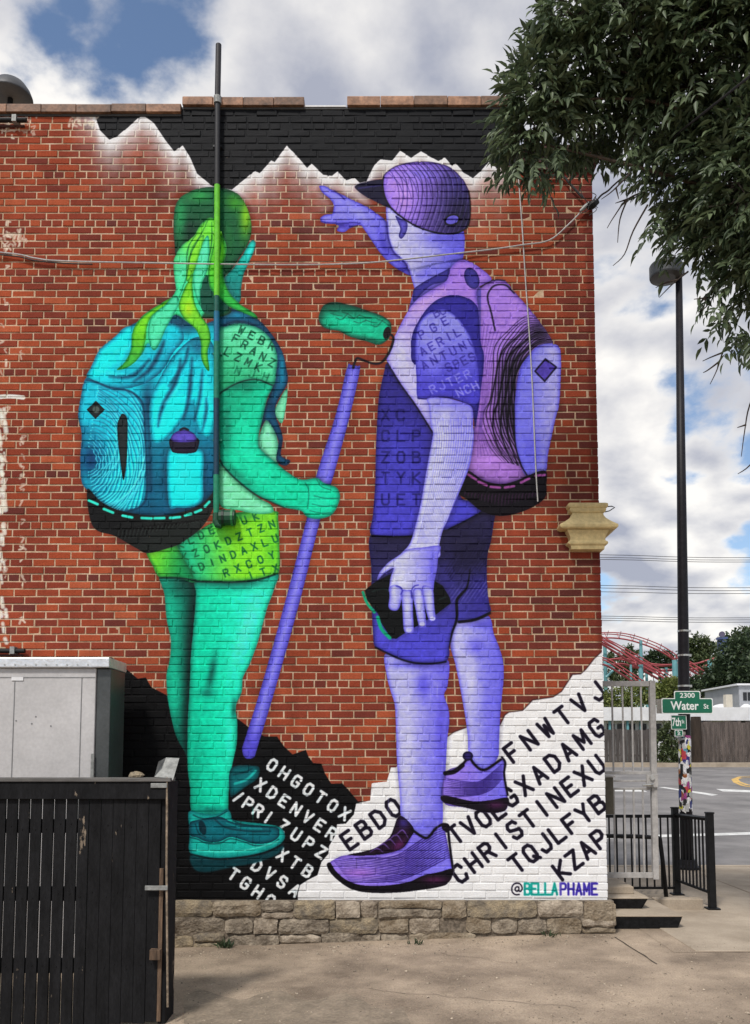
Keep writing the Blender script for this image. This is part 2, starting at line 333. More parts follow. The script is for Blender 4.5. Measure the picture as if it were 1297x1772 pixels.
# ---- the green hiker
GT, GD = (10, 190, 150), (4, 74, 62)
def q1(x, y): return (120 + x / 3.2425, 300 + y / 3.2425)
def q2(x, y): return (120 + x / 3.2425, 620 + y / 3.2425)
def q3(x, y): return (230 + x / 3.2425, 880 + y / 3.2425)
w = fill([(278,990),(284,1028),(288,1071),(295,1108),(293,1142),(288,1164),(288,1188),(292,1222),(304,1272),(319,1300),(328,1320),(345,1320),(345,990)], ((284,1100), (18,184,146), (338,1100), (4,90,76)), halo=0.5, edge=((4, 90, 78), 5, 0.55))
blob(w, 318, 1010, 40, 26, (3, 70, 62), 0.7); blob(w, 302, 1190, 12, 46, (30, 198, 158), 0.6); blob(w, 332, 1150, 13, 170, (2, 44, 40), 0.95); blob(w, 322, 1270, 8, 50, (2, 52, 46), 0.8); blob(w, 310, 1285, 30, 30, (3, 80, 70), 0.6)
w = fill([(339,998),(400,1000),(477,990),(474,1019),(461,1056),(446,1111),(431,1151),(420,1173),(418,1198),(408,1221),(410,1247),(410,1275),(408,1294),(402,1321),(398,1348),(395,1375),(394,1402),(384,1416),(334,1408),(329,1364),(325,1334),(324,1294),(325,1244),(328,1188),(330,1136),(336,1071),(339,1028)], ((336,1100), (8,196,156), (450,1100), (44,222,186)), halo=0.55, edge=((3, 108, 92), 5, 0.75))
blob(w, 405, 1006, 70, 14, (3, 80, 70), 0.75); blob(w, 425, 1090, 14, 70, (96, 232, 200), 0.55, 18); blob(w, 366, 1165, 7, 36, (4, 96, 84), 0.85, 10); blob(w, 357, 1198, 15, 6, (4, 100, 88), 0.6); blob(w, 398, 1270, 8, 60, (52, 222, 186), 0.6); blob(w, 404, 1226, 5, 22, (3, 100, 88), 0.7); blob(w, 340, 1330, 10, 80, (4, 150, 122), 0.5); blob(w, 365, 1404, 34, 10, (3, 90, 86), 0.7)
w = fill([(253,952),(282,940),(318,938),(340,1005),(306,999),(276,999),(264,979)], ((256,960), (110,206,48), (330,975), (18,142,84)), halo=0.5, edge=((6, 84, 50), 4, 0.7))
ws = fill([(306,936),(340,920),(366,905),(403,888),(474,884),(481,898),(483,945),(483,988),(474,994),(446,1002),(403,1006),(341,1005),(332,991),(316,963)], ((318,955), (34,176,126), (420,945), (124,208,44)), halo=0.5, edge=((10, 96, 60), 4, 0.8))
blob(ws, 400, 892, 50, 10, (10, 110, 76), 0.6); blob(ws, 470, 950, 14, 40, (70, 178, 50), 0.5)
LG = (14, 98, 58)
for s_, a, b in (('KZOKDZTZN', (290,272), (778,88)), ('XDINDAXLU', (325,347), (797,168)), ('RXCOY', (522,360), (778,262)), ('KLDE', (265,203), (440,122)), ('UK', (622,66), (688,44)), ('ITX', (660,375), (800,335))):
    text(s_, q3(*a), q3(*b), 7.5, 12, -21, 2.7, LG, 0.85, ws)
line([(340,1006),(403,1007),(446,1003),(475,994)], 3.2, (3, 44, 36), 0.9); line([(276,1000),(306,1000),(338,1004)], 3, (3, 44, 36), 0.9)
w = fill([(380,800),(395,815),(413,833),(447,861),(468,873),(472,886),(447,889),(413,883),(380,872)], (116, 214, 166), edge=((40, 140, 100), 4, 0.8))
w = fill([(447,759),(462,726),(479,757),(482,803),(465,793),(450,777)], (124, 218, 176), edge=((40, 140, 110), 4, 0.7))
fill([(475,709),(497,672),(489,730),(478,722)], (120, 214, 170), edge=((40, 140, 110), 3, 0.6))
fill([(376,545),(416,540),(452,560),(478,600),(480,650),(470,670),(378,690)], (8, 84, 104))
w = fill([(376,536),(388,533),(416,536),(444,551),(465,572),(487,606),(495,636),(497,663),(480,694),(476,716),(489,756),(486,788),(502,797),(493,806),(478,796),(481,762),(462,727),(450,743),(456,712),(474,660),(478,620),(468,592),(447,568),(416,557),(391,562),(376,575)], (8, 92, 128), halo=0.4, edge=((4, 34, 62), 4, 0.85))
blob(w, 410, 545, 26, 6, (14, 132, 168), 0.9); blob(w, 488, 640, 5, 30, (14, 128, 160), 0.9); blob(w, 470, 705, 6, 20, (8, 60, 96), 0.8)
# rucksack
PACK = [(226,563),(197,584),(172,605),(160,630),(150,652),(139,691),(135,722),(141,750),(139,793),(142,833),(151,848),(172,867),(197,881),(234,890),(274,893),(311,888),(342,878),(364,860),(374,833),(378,760),(378,640),(376,560),(346,562),(305,545),(262,548)]
w = fill(PACK, ((200,600), (10,206,220), (300,880), (6,96,132)), halo=0.5, edge=((3, 66, 100), 6, 0.9)); wp = w
blob(w, 310, 560, 60, 22, (6, 62, 96), 0.9); blob(w, 270, 830, 24, 60, (5, 74, 108), 0.9); blob(w, 330, 850, 50, 50, (5, 78, 118), 0.8); blob(w, 255, 700, 14, 60, (5, 80, 116), 0.9); blob(w, 272, 800, 12, 50, (12, 122, 150), 0.8); blob(w, 275, 860, 20, 20, (10, 110, 140), 0.6); line([(256,690),(258,760),(260,850)], 6, (4, 60, 92), 0.7, 3, clip=wp)
w = fill([(226,563),(197,584),(172,605),(158,634),(150,655),(175,668),(215,672),(250,664),(280,642),(300,610),(318,585),(300,560)], ((200,590), (12,222,230), (262,672), (10,150,178)), edge=((4, 86, 118), 5, 0.8))
w = fill([(265,768),(259,740),(260,690),(276,655),(300,616),(335,585),(366,592),(374,640),(374,720),(362,758),(346,748),(336,722),(333,692),(318,722),(295,752),(278,765)], ((300,620), (14,192,208), (290,740), (10,226,232)), edge=((4, 84, 116), 5, 0.85))
blob(w, 355, 700, 12, 50, (40, 218, 230), 0.7); blob(w, 275, 725, 10, 40, (40, 220, 232), 0.7); blob(w, 345, 600, 24, 20, (6, 72, 110), 0.7)
for pl, wd_ in (([(273,738),(280,706),(296,676),(308,648),(312,622)], 8), ([(318,726),(326,690),(330,655),(332,620)], 7), ([(232,660),(258,640),(276,610),(284,590)], 8), ([(190,652),(230,650),(258,622)], 6), ([(336,728),(345,690),(350,640)], 5), ([(292,668),(318,630),(326,600)], 5), ([(350,745),(356,715),(357,690)], 5)):
    line(pl, wd_, (3, 62, 96), 0.85, 3.0, taper=True, clip=wp)
for pl in ([(200,610),(222,598),(245,585)], [(208,630),(232,626),(252,606)], [(284,700),(300,680),(314,660)], [(165,640),(190,646),(220,648)]):
    line(pl, 5, (70, 226, 236), 0.55, 3, taper=True, clip=wp)
wk = fill([(148,655),(166,660),(191,670),(222,675),(243,691),(248,712),(251,774),(253,850),(244,874),(222,883),(203,882),(175,868),(152,849),(141,833),(139,793),(142,750),(136,722),(139,691)], ((160,680), (24,184,206), (235,860), (12,206,218)), edge=((4, 84, 118), 4, 0.9))
blob(wk, 158, 795, 30, 46, (4, 62, 112), 0.95); blob(wk, 172, 845, 30, 16, (10, 120, 160), 0.6); blob(wk, 150, 745, 12, 12, (6, 110, 150), 0.6)
for k in range(22):                                           # ripples round the dark knot, running out over the whole pocket
    r = 20 + 5.2 * k; pts = []
    for a in range(-78, 84, 9):
        e = 1.0 + 0.05 * math.sin(a * 0.06 + k * 0.5) + 0.10 * max(0, -a / 78); pts.append((148 + r * math.cos(R(a)) * (1.0 - 0.0012 * r) * e + 1.2 * math.sin(a * 0.21 + k * 1.9), 797 + r * math.sin(R(a)) * 1.10 * e))
    line(pts, 1.7, (96, 228, 238), 0.75, 0.8, clip=wk); line([(x + 2.4, y + 1.2) for x, y in pts], 2.0, (5, 100, 140), 0.7, 0.9, clip=wk)
line([(150,658),(166,661),(191,671),(222,676),(243,692),(249,713),(252,774),(254,850),(245,875),(222,884)], 3.0, (3, 56, 88), 0.9, 1.6)
fill([(212,716),(220,726),(220,760),(219,793),(214,831),(209,805),(204,760),(203,738),(206,725)], (34, 44, 46), edge=((8, 12, 14), 2, 0.9))
fill([(166,694),(181,709),(165,725),(150,709)], (30, 40, 42), False, edge=((6, 10, 12), 2, 0.9)); w = fill(ell(166, 709, 6, 6), (88, 104, 98), alpha=0.8)
w = fill([(291,780),(320,783),(350,780),(351,830),(350,866),(333,877),(308,878),(292,872)], (14, 222, 228), halo=0.45, edge=((5, 104, 134), 4, 0.9)); blob(w, 318, 815, 16, 50, (46, 226, 232), 0.7)
fill([(296,758),(341,758),(341,778),(332,784),(305,784),(296,778)], (36, 30, 52), edge=((8, 6, 14), 3, 0.8)); fill([(297,762),(300,750),(318,744),(335,750),(339,762),(318,766)], (92, 76, 188), edge=((40, 26, 90), 3, 0.8)); line([(312,744),(318,741),(325,744)], 4, (20, 16, 34))
wb = fill([(151,846),(172,866),(197,880),(234,889),(274,892),(311,887),(342,876),(364,857),(374,840),(372,868),(364,890),(348,914),(322,934),(300,946),(256,957),(238,950),(222,941),(197,927),(166,917),(154,892)], ((200,890), (14,16,18), (280,950), (30,36,34)), halo=0.4)
for k in range(24):
    x = 200 + 6.8 * k; line([(x, 936 - 0.25*(x-200)), (x + 5, 914 - 0.1*(x-200)), (x + 10, 926 - 0.2*(x-200))], 2.0, (4, 5, 6), 0.9, clip=wb); line([(x + 2, 936 - 0.25*(x-200)), (x + 6, 917 - 0.1*(x-200))], 1.3, (62, 72, 68), 0.6, clip=wb)
DB = [(133,808,24),(218,855,22),(325,888,12),(433,897,2),(505,897,-1),(592,893,-6),(665,877,-14),(722,858,-22),(772,818,-46)]
for x, y, a in DB:
    c = q2(x, y); l = 8.5 if x < 640 else 5.5; line([(c[0] - l*math.cos(R(a)), c[1] - l*math.sin(R(a))), (c[0] + l*math.cos(R(a)), c[1] + l*math.sin(R(a)))], 4.6, (48, 214, 190), curve=False)
# sleeve and arm
w = fill([(380,676),(388,671),(416,660),(447,657),(472,664),(462,691),(453,728),(447,759),(450,777),(475,799),(502,820),(522,830),(548,827),(560,836),(580,842),(588,855),(586,870),(578,886),(568,894),(548,898),(530,894),(520,884),(490,878),(468,868),(441,855),(410,831),(388,808),(380,794)], ((390,700), (8,170,128), (450,740), (14,200,156)), halo=0.5, edge=((3, 96, 78), 4, 0.8))
blob(w, 425, 770, 20, 60, (34, 216, 172), 0.6, -25); blob(w, 392, 740, 10, 60, (4, 120, 96), 0.7); blob(w, 410, 820, 40, 8, (4, 128, 100), 0.7, 38); blob(w, 420, 668, 40, 8, (4, 100, 84), 0.6); blob(w, 555, 868, 18, 14, (40, 214, 172), 0.6)
for pl in ([(548,830),(556,842),(572,848)], [(543,858),(562,862),(586,862)], [(540,872),(560,876),(582,874)], [(536,884),(556,888),(572,887)], [(528,836),(534,850),(532,880)]): line(pl, 1.8, (4, 100, 82), 0.7)
line([(381,796),(388,809),(411,832),(442,856),(469,869),(492,879)], 2.4, (2, 50, 42), 0.85)
wsl = fill([(378,577),(391,565),(416,560),(447,568),(468,587),(479,614),(478,640),(472,667),(444,658),(413,663),(385,678),(378,684)], ((440,580), (96,210,160), (390,670), (38,166,116)), edge=((8, 96, 80), 4, 0.85))
for s_, a, b in (('WEBR', (965,880), (1135,968)), ('FRANZ', (932,928), (1135,1062)), ('LZMK', (888,1003), (1060,1088))): text(s_, q1(*a), q1(*b), 8, 13, 27, 2.8, (8, 84, 58), 0.85, wsl)
text('NJH', q2(945,70), q2(1100,105), 8, 13, 20, 2.6, (10, 110, 76), 0.7, wsl)
line([(379,682),(386,677),(413,662),(444,657),(471,667)], 2.4, (2, 52, 44), 0.85)
# neck, hair, pony tail
w = fill([(303,440),(300,402),(301,368),(308,346),(327,332),(354,325),(382,325),(407,333),(422,349),(432,374),(435,399),(428,424),(413,448),(398,470),(388,482),(390,520),(400,540),(374,550),(342,549),(312,540),(305,516)], (14, 92, 56), halo=0.5, edge=((3, 44, 32), 4, 0.75))
blob(w, 425, 375, 12, 40, (132, 190, 32), 0.9); blob(w, 405, 350, 18, 16, (64, 150, 40), 0.85, 40); blob(w, 312, 375, 12, 40, (34, 150, 88), 0.85); blob(w, 345, 340, 26, 13, (44, 150, 76), 0.9); blob(w, 396, 410, 10, 34, (30, 120, 56), 0.6); blob(w, 330, 400, 14, 26, (4, 50, 38), 0.8)
w = fill([(436,415),(442,420),(439,436),(431,454),(421,476),(417,500),(416,520),(407,527),(395,506),(388,482),(398,470),(416,447),(428,426)], ((425,440), (20,186,172), (400,500), (4,132,126)), edge=((3, 84, 80), 3, 0.8)); blob(w, 432, 436, 4, 14, (60, 220, 210), 0.8, 25)
PT = [(363,377),(376,385),(382,402),(391,423),(391,439),(386,460),(388,485),(398,508),(416,527),(438,541),(445,552),(422,541),(398,532),(382,520),(364,515),(352,545),(330,560),(305,545),(290,560),(274,598),(265,606),(256,594),(243,616),(222,634),(202,640),(215,627),(226,605),(228,578),(234,562),(249,544),(274,528),(297,514),(304,500),(302,485),(300,454),(307,436),(317,423),(336,408),(347,389)]
w = fill(PT, ((350,400), (106,206,66), (310,500), (56,200,140)), halo=0.3, edge=((6, 96, 58), 3, 0.8)); wpt = w
blob(w, 314, 465, 16, 40, (84, 216, 166), 0.85); blob(w, 340, 420, 16, 24, (128, 208, 56), 0.85); blob(w, 372, 400, 12, 24, (112, 204, 54), 0.8)
w = fill([(297,516),(274,529),(250,545),(235,562),(229,578),(227,605),(216,627),(202,640),(224,634),(243,614),(252,588),(254,566),(264,545),(284,532)], ((240,560), (112,204,34), (220,630), (60,170,60)), edge=((10, 110, 40), 3, 0.8))
w = fill([(262,548),(256,572),(259,596),(266,605),(275,595),(287,568),(300,545),(310,524),(303,512),(285,528)], (74, 206, 158), edge=((10, 118, 84), 3, 0.85))
w = fill([(348,497),(352,480),(360,478),(364,500),(382,516),(395,532),(376,546),(352,540),(344,515)], (10, 84, 66))
w = fill([(376,390),(388,420),(390,440),(385,462),(387,485),(398,509),(416,527),(440,543),(444,551),(420,541),(396,530),(378,514),(364,499),(360,478),(363,450),(370,420)], ((380,440), (98,200,46), (410,525), (44,176,70)), edge=((8, 100, 40), 3, 0.85))
w = fill([(360,408),(345,432),(335,470),(335,497),(346,530),(347,497),(357,473),(362,448)], (84, 212, 166), edge=((10, 122, 84), 3, 0.8))
w = fill([(338,418),(326,445),(322,485),(333,476),(345,440),(353,408)], (120, 206, 50), edge=((20, 120, 50), 3, 0.7))
w = fill([(333,473),(323,491),(311,520),(310,536),(320,553),(339,571),(347,593),(348,619),(355,636),(362,641),(359,610),(364,587),(360,565),(348,547),(337,525),(333,497)], ((325,510), (120,206,44), (352,610), (92,186,50)), edge=((12, 104, 40), 3, 0.85)); blob(w, 326, 535, 8, 14, (176, 214, 34), 0.8)
for pl in ([(360,380),(348,405),(330,440),(322,480),(308,520)], [(366,385),(366,420),(358,460)], [(340,405),(325,430),(322,470)], [(383,405),(380,440),(372,470),(376,505)]): line(pl, 2.0, (5, 80, 46), 0.75, taper=True)
# shoes
w = fill([(400,1329),(441,1325),(449,1332),(444,1348),(425,1361),(406,1375),(398,1375)], (10, 104, 110), edge=((3, 50, 58), 4, 0.8)); line([(406,1356),(426,1349),(442,1334)], 4, (34, 168, 160), 0.9)
line([(404,1340),(420,1337),(436,1330)], 3, (5, 66, 76), 0.8)
fill([(330,1479),(371,1486),(411,1484),(457,1476),(490,1462),(480,1478),(441,1493),(398,1501),(357,1509),(335,1503)], (5, 62, 70), soft=1)
w = fill([(326,1405),(344,1406),(360,1409),(379,1407),(392,1399),(399,1407),(403,1418),(425,1422),(463,1426),(484,1431),(492,1442),(491,1453),(479,1464),(452,1475),(411,1483),(371,1485),(330,1478),(328,1440)], (24, 168, 154), edge=((4, 92, 98), 4, 0.8))
w = fill([(328,1424),(344,1418),(379,1413),(398,1421),(420,1426),(476,1431),(483,1440),(480,1450),(465,1458),(441,1460),(419,1453),(398,1448),(379,1456),(357,1456),(341,1449),(329,1445)], (8, 106, 118), edge=((4, 54, 68), 4, 0.9)); fill(ell(350, 1432, 6, 13, -15), (5, 48, 60)); line([(372,1418),(392,1432),(430,1438),(468,1438)], 3, (4, 58, 70), 0.8); line([(392,1424),(420,1432),(452,1434)], 3, (26, 150, 150), 0.6)
line([(330,1478),(371,1486),(411,1484),(456,1476),(490,1460)], 3, (2, 26, 32), 0.9)
for pl in ([(329,1449),(342,1452),(357,1459),(380,1459),(398,1451),(420,1456),(442,1463),(467,1461),(482,1452)], [(334,1410),(350,1416),(372,1414),(392,1404)], [(338,1426),(344,1442),(356,1448)], [(400,1416),(412,1424),(436,1428),(470,1431)], [(340,1490),(400,1492),(450,1484)]): line(pl, 1.8, (3, 52, 62), 0.8)
line([(334,1470),(380,1474),(430,1470),(480,1456)], 2.4, (90, 214, 196), 0.7)

# ---- the violet hiker
LV, VI, BL, NV = (156, 156, 240), (120, 104, 214), (52, 48, 168), (34, 30, 66)
def q5(x, y): return (530 + x / 4.323, 260 + y / 4.323)
def q6(x, y): return (630 + x / 3.7057, 440 + y / 3.7057)
def q7(x, y): return (620 + x / 3.603, 640 + y / 3.603)
def q8(x, y): return (600 + x / 4.053, 900 + y / 4.053)
def QQ(f, l): return [f(*p) for p in l]
# pointing arm, head and cap
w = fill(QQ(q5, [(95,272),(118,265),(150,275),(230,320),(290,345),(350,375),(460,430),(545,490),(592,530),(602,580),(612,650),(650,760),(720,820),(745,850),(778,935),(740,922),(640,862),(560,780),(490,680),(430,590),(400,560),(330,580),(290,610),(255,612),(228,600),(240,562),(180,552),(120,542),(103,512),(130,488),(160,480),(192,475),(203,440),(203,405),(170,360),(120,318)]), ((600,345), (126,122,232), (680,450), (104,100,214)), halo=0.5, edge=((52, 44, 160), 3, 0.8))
blob(w, 590, 390, 24, 8, (56, 42, 160), 0.85); blob(w, 620, 370, 20, 8, (146, 146, 244), 0.7, 30); blob(w, 664, 425, 8, 30, (60, 52, 176), 0.7, -20); blob(w, 640, 395, 8, 24, (120, 116, 232), 0.6, -30); blob(w, 700, 466, 12, 12, (70, 62, 190), 0.7)
line(QQ(q5, [(205,300),(250,335),(290,375)]), 3, (46, 36, 140), 0.9, taper=True); line(QQ(q5, [(110,535),(200,548),(300,545),(400,545)]), 2.4, (44, 32, 140), 0.85)
w = fill(QQ(q5, [(598,415),(640,440),(720,500),(1000,620),(1165,590),(1170,810),(1080,895),(1000,945),(900,985),(822,1040),(798,1000),(770,900),(740,840),(690,800),(640,740),(612,650),(600,540)]), ((690,420), (176,176,250), (800,430), (98,94,212)), halo=0.35, edge=((80, 72, 190), 3, 0.8))
blob(w, 735, 475, 26, 12, (104, 98, 214), 0.7, -30); blob(w, 770, 412, 40, 8, (80, 74, 190), 0.6); blob(w, 735, 440, 26, 12, (176, 178, 250), 0.6)
line(QQ(q5, [(602,540),(612,650),(650,760),(720,822),(770,915)]), 2.6, (48, 40, 140), 0.8)
w = fill(QQ(q5, [(665,490),(705,512),(752,540),(748,610),(712,662),(690,640),(702,590),(682,535)]), (86, 80, 182), edge=((36, 30, 110), 3, 0.9))
fill(QQ(q5, [(362,268),(440,240),(580,222),(600,300),(640,430),(540,398),(440,345),(385,305)]), (24, 21, 56), halo=0.4); line(QQ(q5, [(390,285),(470,275),(560,262)]), 3, (58, 52, 120), 0.7)
CAP = QQ(q5, [(575,200),(620,150),(700,110),(830,90),(960,95),(1070,130),(1160,210),(1212,310),(1226,420),(1215,550),(1170,602),(1080,626),(960,616),(850,582),(740,522),(640,440),(590,360),(570,270)])
wc = fill(CAP, ((690,330), (150,118,224), (806,360), (46,40,96)), edge=((70, 50, 150), 4, 0.6))
blob(wc, 700, 340, 26, 40, (176, 138, 234), 0.7); blob(wc, 730, 300, 40, 14, (120, 108, 222), 0.6); blob(wc, 800, 375, 26, 34, (26, 22, 54), 0.9); blob(wc, 790, 315, 24, 24, (70, 62, 150), 0.5)
for k in range(17):
    x0 = 655 + 9.0 * k; b_ = 26 - 0.6 * k
    pts = [(x0, 276), (x0 + 14 + b_ * 0.5, 305), (x0 + b_ + 8, 340), (x0 + b_ + 2, 372), (x0 + b_ - 12, 408)]
    line([(x + 1.5 * math.sin(k * 1.7 + y * 0.06), y) for x, y in pts], 1.2 + 0.06 * k, (34, 22, 76), 0.75, 0.8, clip=wc, taper=(k % 3 == 0)); line([(x + 2.4, y) for x, y in pts], 1.0, (190, 160, 240), 0.28, 0.8, clip=wc)
for k in range(9): line([(672 + 12*k, 300 - 3*k), (690 + 12*k, 318 - 2*k), (700 + 12*k, 345)], 1.4, (40, 26, 86), 0.6, taper=True, clip=wc)
line(CAP[7:] + [CAP[0]], 3.0, (14, 10, 24), 0.95); line(CAP[:8], 1.8, (34, 22, 66), 0.8)
fill(ell(782, 381, 11, 7, -18), (96, 88, 196)); line(ell(782, 381, 12.5, 8.5, -18) + [ell(782, 381, 12.5, 8.5, -18)[0]], 2.6, (12, 8, 20))
# shorts and legs
w = fill([(788,1072),(842,1064),(854,1097),(862,1117),(870,1144),(871,1172),(868,1205),(865,1236),(863,1285),(861,1310),(846,1330),(831,1330),(812,1310),(809,1274),(804,1236),(795,1186),(787,1147),(779,1115)], ((790,1200), (168,168,246), (868,1200), (106,102,214)), halo=0.5, edge=((76, 70, 186), 4, 0.7))
blob(w, 822, 1120, 15, 16, (92, 86, 204), 0.85); blob(w, 835, 1080, 30, 8, (70, 64, 180), 0.6); blob(w, 815, 1180, 10, 50, (190, 190, 252), 0.6); blob(w, 846, 1250, 10, 60, (110, 104, 218), 0.5)
w = fill([(668,1130),(720,1146),(773,1140),(774,1185),(768,1202),(775,1224),(777,1247),(773,1285),(770,1341),(766,1380),(764,1430),(745,1446),(734,1450),(712,1435),(694,1412),(692,1380),(687,1324),(685,1269),(683,1222),(676,1197),(669,1169)], ((690,1250), (166,166,246), (776,1250), (108,102,216)), halo=0.5, edge=((78, 72, 190), 4, 0.7))
blob(w, 733, 1186, 14, 22, (86, 80, 204), 0.85); blob(w, 752, 1180, 10, 20, (130, 126, 230), 0.5); blob(w, 715, 1150, 50, 8, (60, 54, 170), 0.6); blob(w, 705, 1290, 12, 90, (188, 188, 252), 0.65); blob(w, 762, 1260, 8, 60, (84, 76, 196), 0.6); blob(w, 730, 1430, 30, 14, (84, 78, 190), 0.55)
w = fill([(643,922),(711,922),(780,910),(832,884),(856,880),(854,905),(849,937),(843,962),(842,998),(845,1038),(848,1060),(827,1071),(795,1077),(790,1076),(778,1112),(777,1134),(770,1145),(748,1148),(718,1147),(694,1141),(669,1130),(649,1120),(645,1097),(643,1048),(642,985)], ((720,940), (40,36,76), (700,1120), (78,74,198)), halo=0.5, edge=((26, 22, 84), 4, 0.75)); wsh = w
blob(w, 830, 1030, 22, 40, (52, 46, 140), 0.9); blob(w, 800, 940, 40, 40, (34, 30, 62), 0.6); blob(w, 770, 1030, 20, 60, (60, 54, 150), 0.6)
for k in range(26): line([(768 + 3.2*k, 990 + (k % 5) * 4 - k), (786 + 3.2*k, 962 + (k % 5) * 4 - k), (800 + 3*k, 946 - k)], 1.3, (22, 18, 48), 0.55, clip=wsh); 
for k in range(20): line([(764 + 4*k, 1040 + (k % 4) * 5 - k), (784 + 4*k, 1012 + (k % 4) * 5 - k)], 1.2, (108, 104, 190), 0.35, clip=wsh)
line([(813,985),(808,1015),(798,1028),(790,1040),(790,1070),(782,1095),(777,1120)], 5, (10, 8, 22), 0.95, taper=True); line([(649,1120),(669,1130),(694,1141),(718,1147),(748,1148),(771,1145)], 3, (10, 8, 26), 0.9); line([(794,1076),(822,1072),(847,1061)], 5, (10, 8, 22), 0.95)
# shirt
w = fill([(671,630),(664,645),(657,677),(654,700),(652,732),(650,779),(649,834),(645,890),(642,926),(680,928),(712,927),(775,915),(832,886),(815,868),(795,850),(820,745),(770,700),(700,670)], ((690,660), (50,44,138), (690,900), (72,68,192)), halo=0.5, edge=((28, 22, 96), 4, 0.8)); wst = w
blob(w, 690, 780, 30, 60, (76, 74, 200), 0.6); blob(w, 800, 880, 26, 14, (72, 70, 194), 0.7)
for i, s_ in enumerate(('XC', 'CLP', 'ZOB', 'TYK', 'UET')):
    y = (282, 412, 545, 672, 808)[i]; text(s_, q7(168, y), q7(262 if i == 0 else 360, y), 12, 18, 0, 3.6, (24, 20, 92), 0.62, wst)
line([(643,927),(680,929),(712,928)], 3, (8, 6, 20), 0.85); line(QQ(q7, [(560,995),(660,945),(765,888)]), 2.6, (8, 6, 20), 0.9)
# rucksack of the violet hiker
PK = QQ(q6, [(720,242),(760,200),(830,166),(900,170),(960,240),(1050,340),(1130,440),(1190,530),(1205,580)]) + [(930,612),(905,634),(897,656),(892,695),(891,737),(893,765),(902,801),(913,823),(890,835),(867,838),(836,832),(806,816),(812,790),(818,762),(820,740),(826,696),(832,642),(830,591),(826,548)]
w = fill(PK, ((850,520), (156,120,214), (880,800), (146,104,186)), halo=0.5, edge=((78, 48, 140), 4, 0.7)); wpk = w
blob(w, 932, 578, 22, 20, (24, 16, 36), 0.95, 40); blob(w, 884, 640, 18, 40, (24, 16, 36), 0.9, 20); blob(w, 878, 710, 18, 46, (22, 14, 34), 0.9); blob(w, 850, 800, 40, 20, (176, 132, 214), 0.6)
Lc = [(935,548),(905,548),(880,572),(858,600),(852,640),(846,690),(838,715),(842,745),(858,780),(878,800)]
Rc = [(960,592),(935,598),(912,615),(900,632),(893,655),(889,690),(888,720),(890,750),(898,775),(906,808)]
for k in range(19):
    t = (k / 18) ** 0.8; pts = [(a[0]*(1-t) + b[0]*t + 2.6*math.sin(k*1.3+j*1.7), a[1]*(1-t) + b[1]*t) for j, (a, b) in enumerate(zip(Lc, Rc))]
    line(pts, 1.5 + 2.0 * t, (16, 9, 26), 0.85, 0.8, clip=wpk, taper=True)
    if k > 5: line([(x + 2.6, y + 0.5) for x, y in pts], 0.9, (150, 130, 190), 0.5, 0.7, clip=wpk)
for k in range(6): line([(838 + 6*k, 560 + 3*k), (832 + 4*k, 620), (834 + 2*k, 690), (828 + k, 740), (826 + 6*k, 790 - k)], 1.3, (84, 56, 140), 0.55, 0.8, clip=wpk)
for k in range(7): line([(835 + 7*k, 745 + 2*k), (848 + 7*k, 775 + 2*k), (868 + 6*k, 798 + k)], 1.5, (30, 18, 44), 0.6, taper=True, clip=wpk)
line(QQ(q6, [(722,330),(720,248),(760,200),(830,166),(900,170)]), 2.6, (22, 14, 40), 0.9); line(QQ(q6, [(838,490),(815,380),(790,270),(830,205),(905,200),(960,250)]), 3.0, (22, 14, 40), 0.9)
w = fill([(916,613),(930,599),(954,595),(969,607),(969,669),(966,705),(961,723),(948,784),(942,820),(911,824),(900,801),(891,765),(889,720),(892,680),(896,652),(902,632)], ((905,690), (112,112,224), (962,690), (152,150,240)), halo=0.45, edge=((64, 58, 170), 4, 0.7))
blob(w, 920, 780, 20, 40, (92, 90, 212), 0.7); line([(889,700),(891,765),(900,801),(912,824)], 2.4, (14, 9, 24), 0.9)
fill(QQ(q6, [(1160,672),(1230,725),(1156,815),(1094,750)]), (82, 66, 172), False); dm = QQ(q6, [(1160,672),(1230,725),(1156,815),(1094,750),(1160,672)]); line(dm, 2.8, (14, 10, 26), 0.95, curve=False)
wbb = fill(QQ(q7, [(680,628),(780,690),(890,712),(980,692),(1060,657),(1165,628),(1172,720),(1166,790),(1110,842),(1000,892),(880,912),(770,882),(680,812),(618,768),(640,700)]), (15, 10, 22), halo=0.5)
for k in range(22): a = 0.12 + 0.036 * k; x = 660 + 21 * k; line(QQ(q7, [(x, 850 - abs(k - 11) * 6), (x + 4, 800 - abs(k - 11) * 3), (x + 10, 770)]), 2.0, (92, 42, 92), 0.55, taper=True, clip=wbb)
for x, y, a in ((708,668,32), (772,708,24), (852,732,6), (940,730,-10), (1038,690,-26), (1132,658,-6)):
    c = q7(x, y); line([(c[0] - 8*math.cos(R(a)), c[1] - 8*math.sin(R(a))), (c[0] + 8*math.cos(R(a)), c[1] + 8*math.sin(R(a)))], 4.4, (140, 72, 140), curve=False)
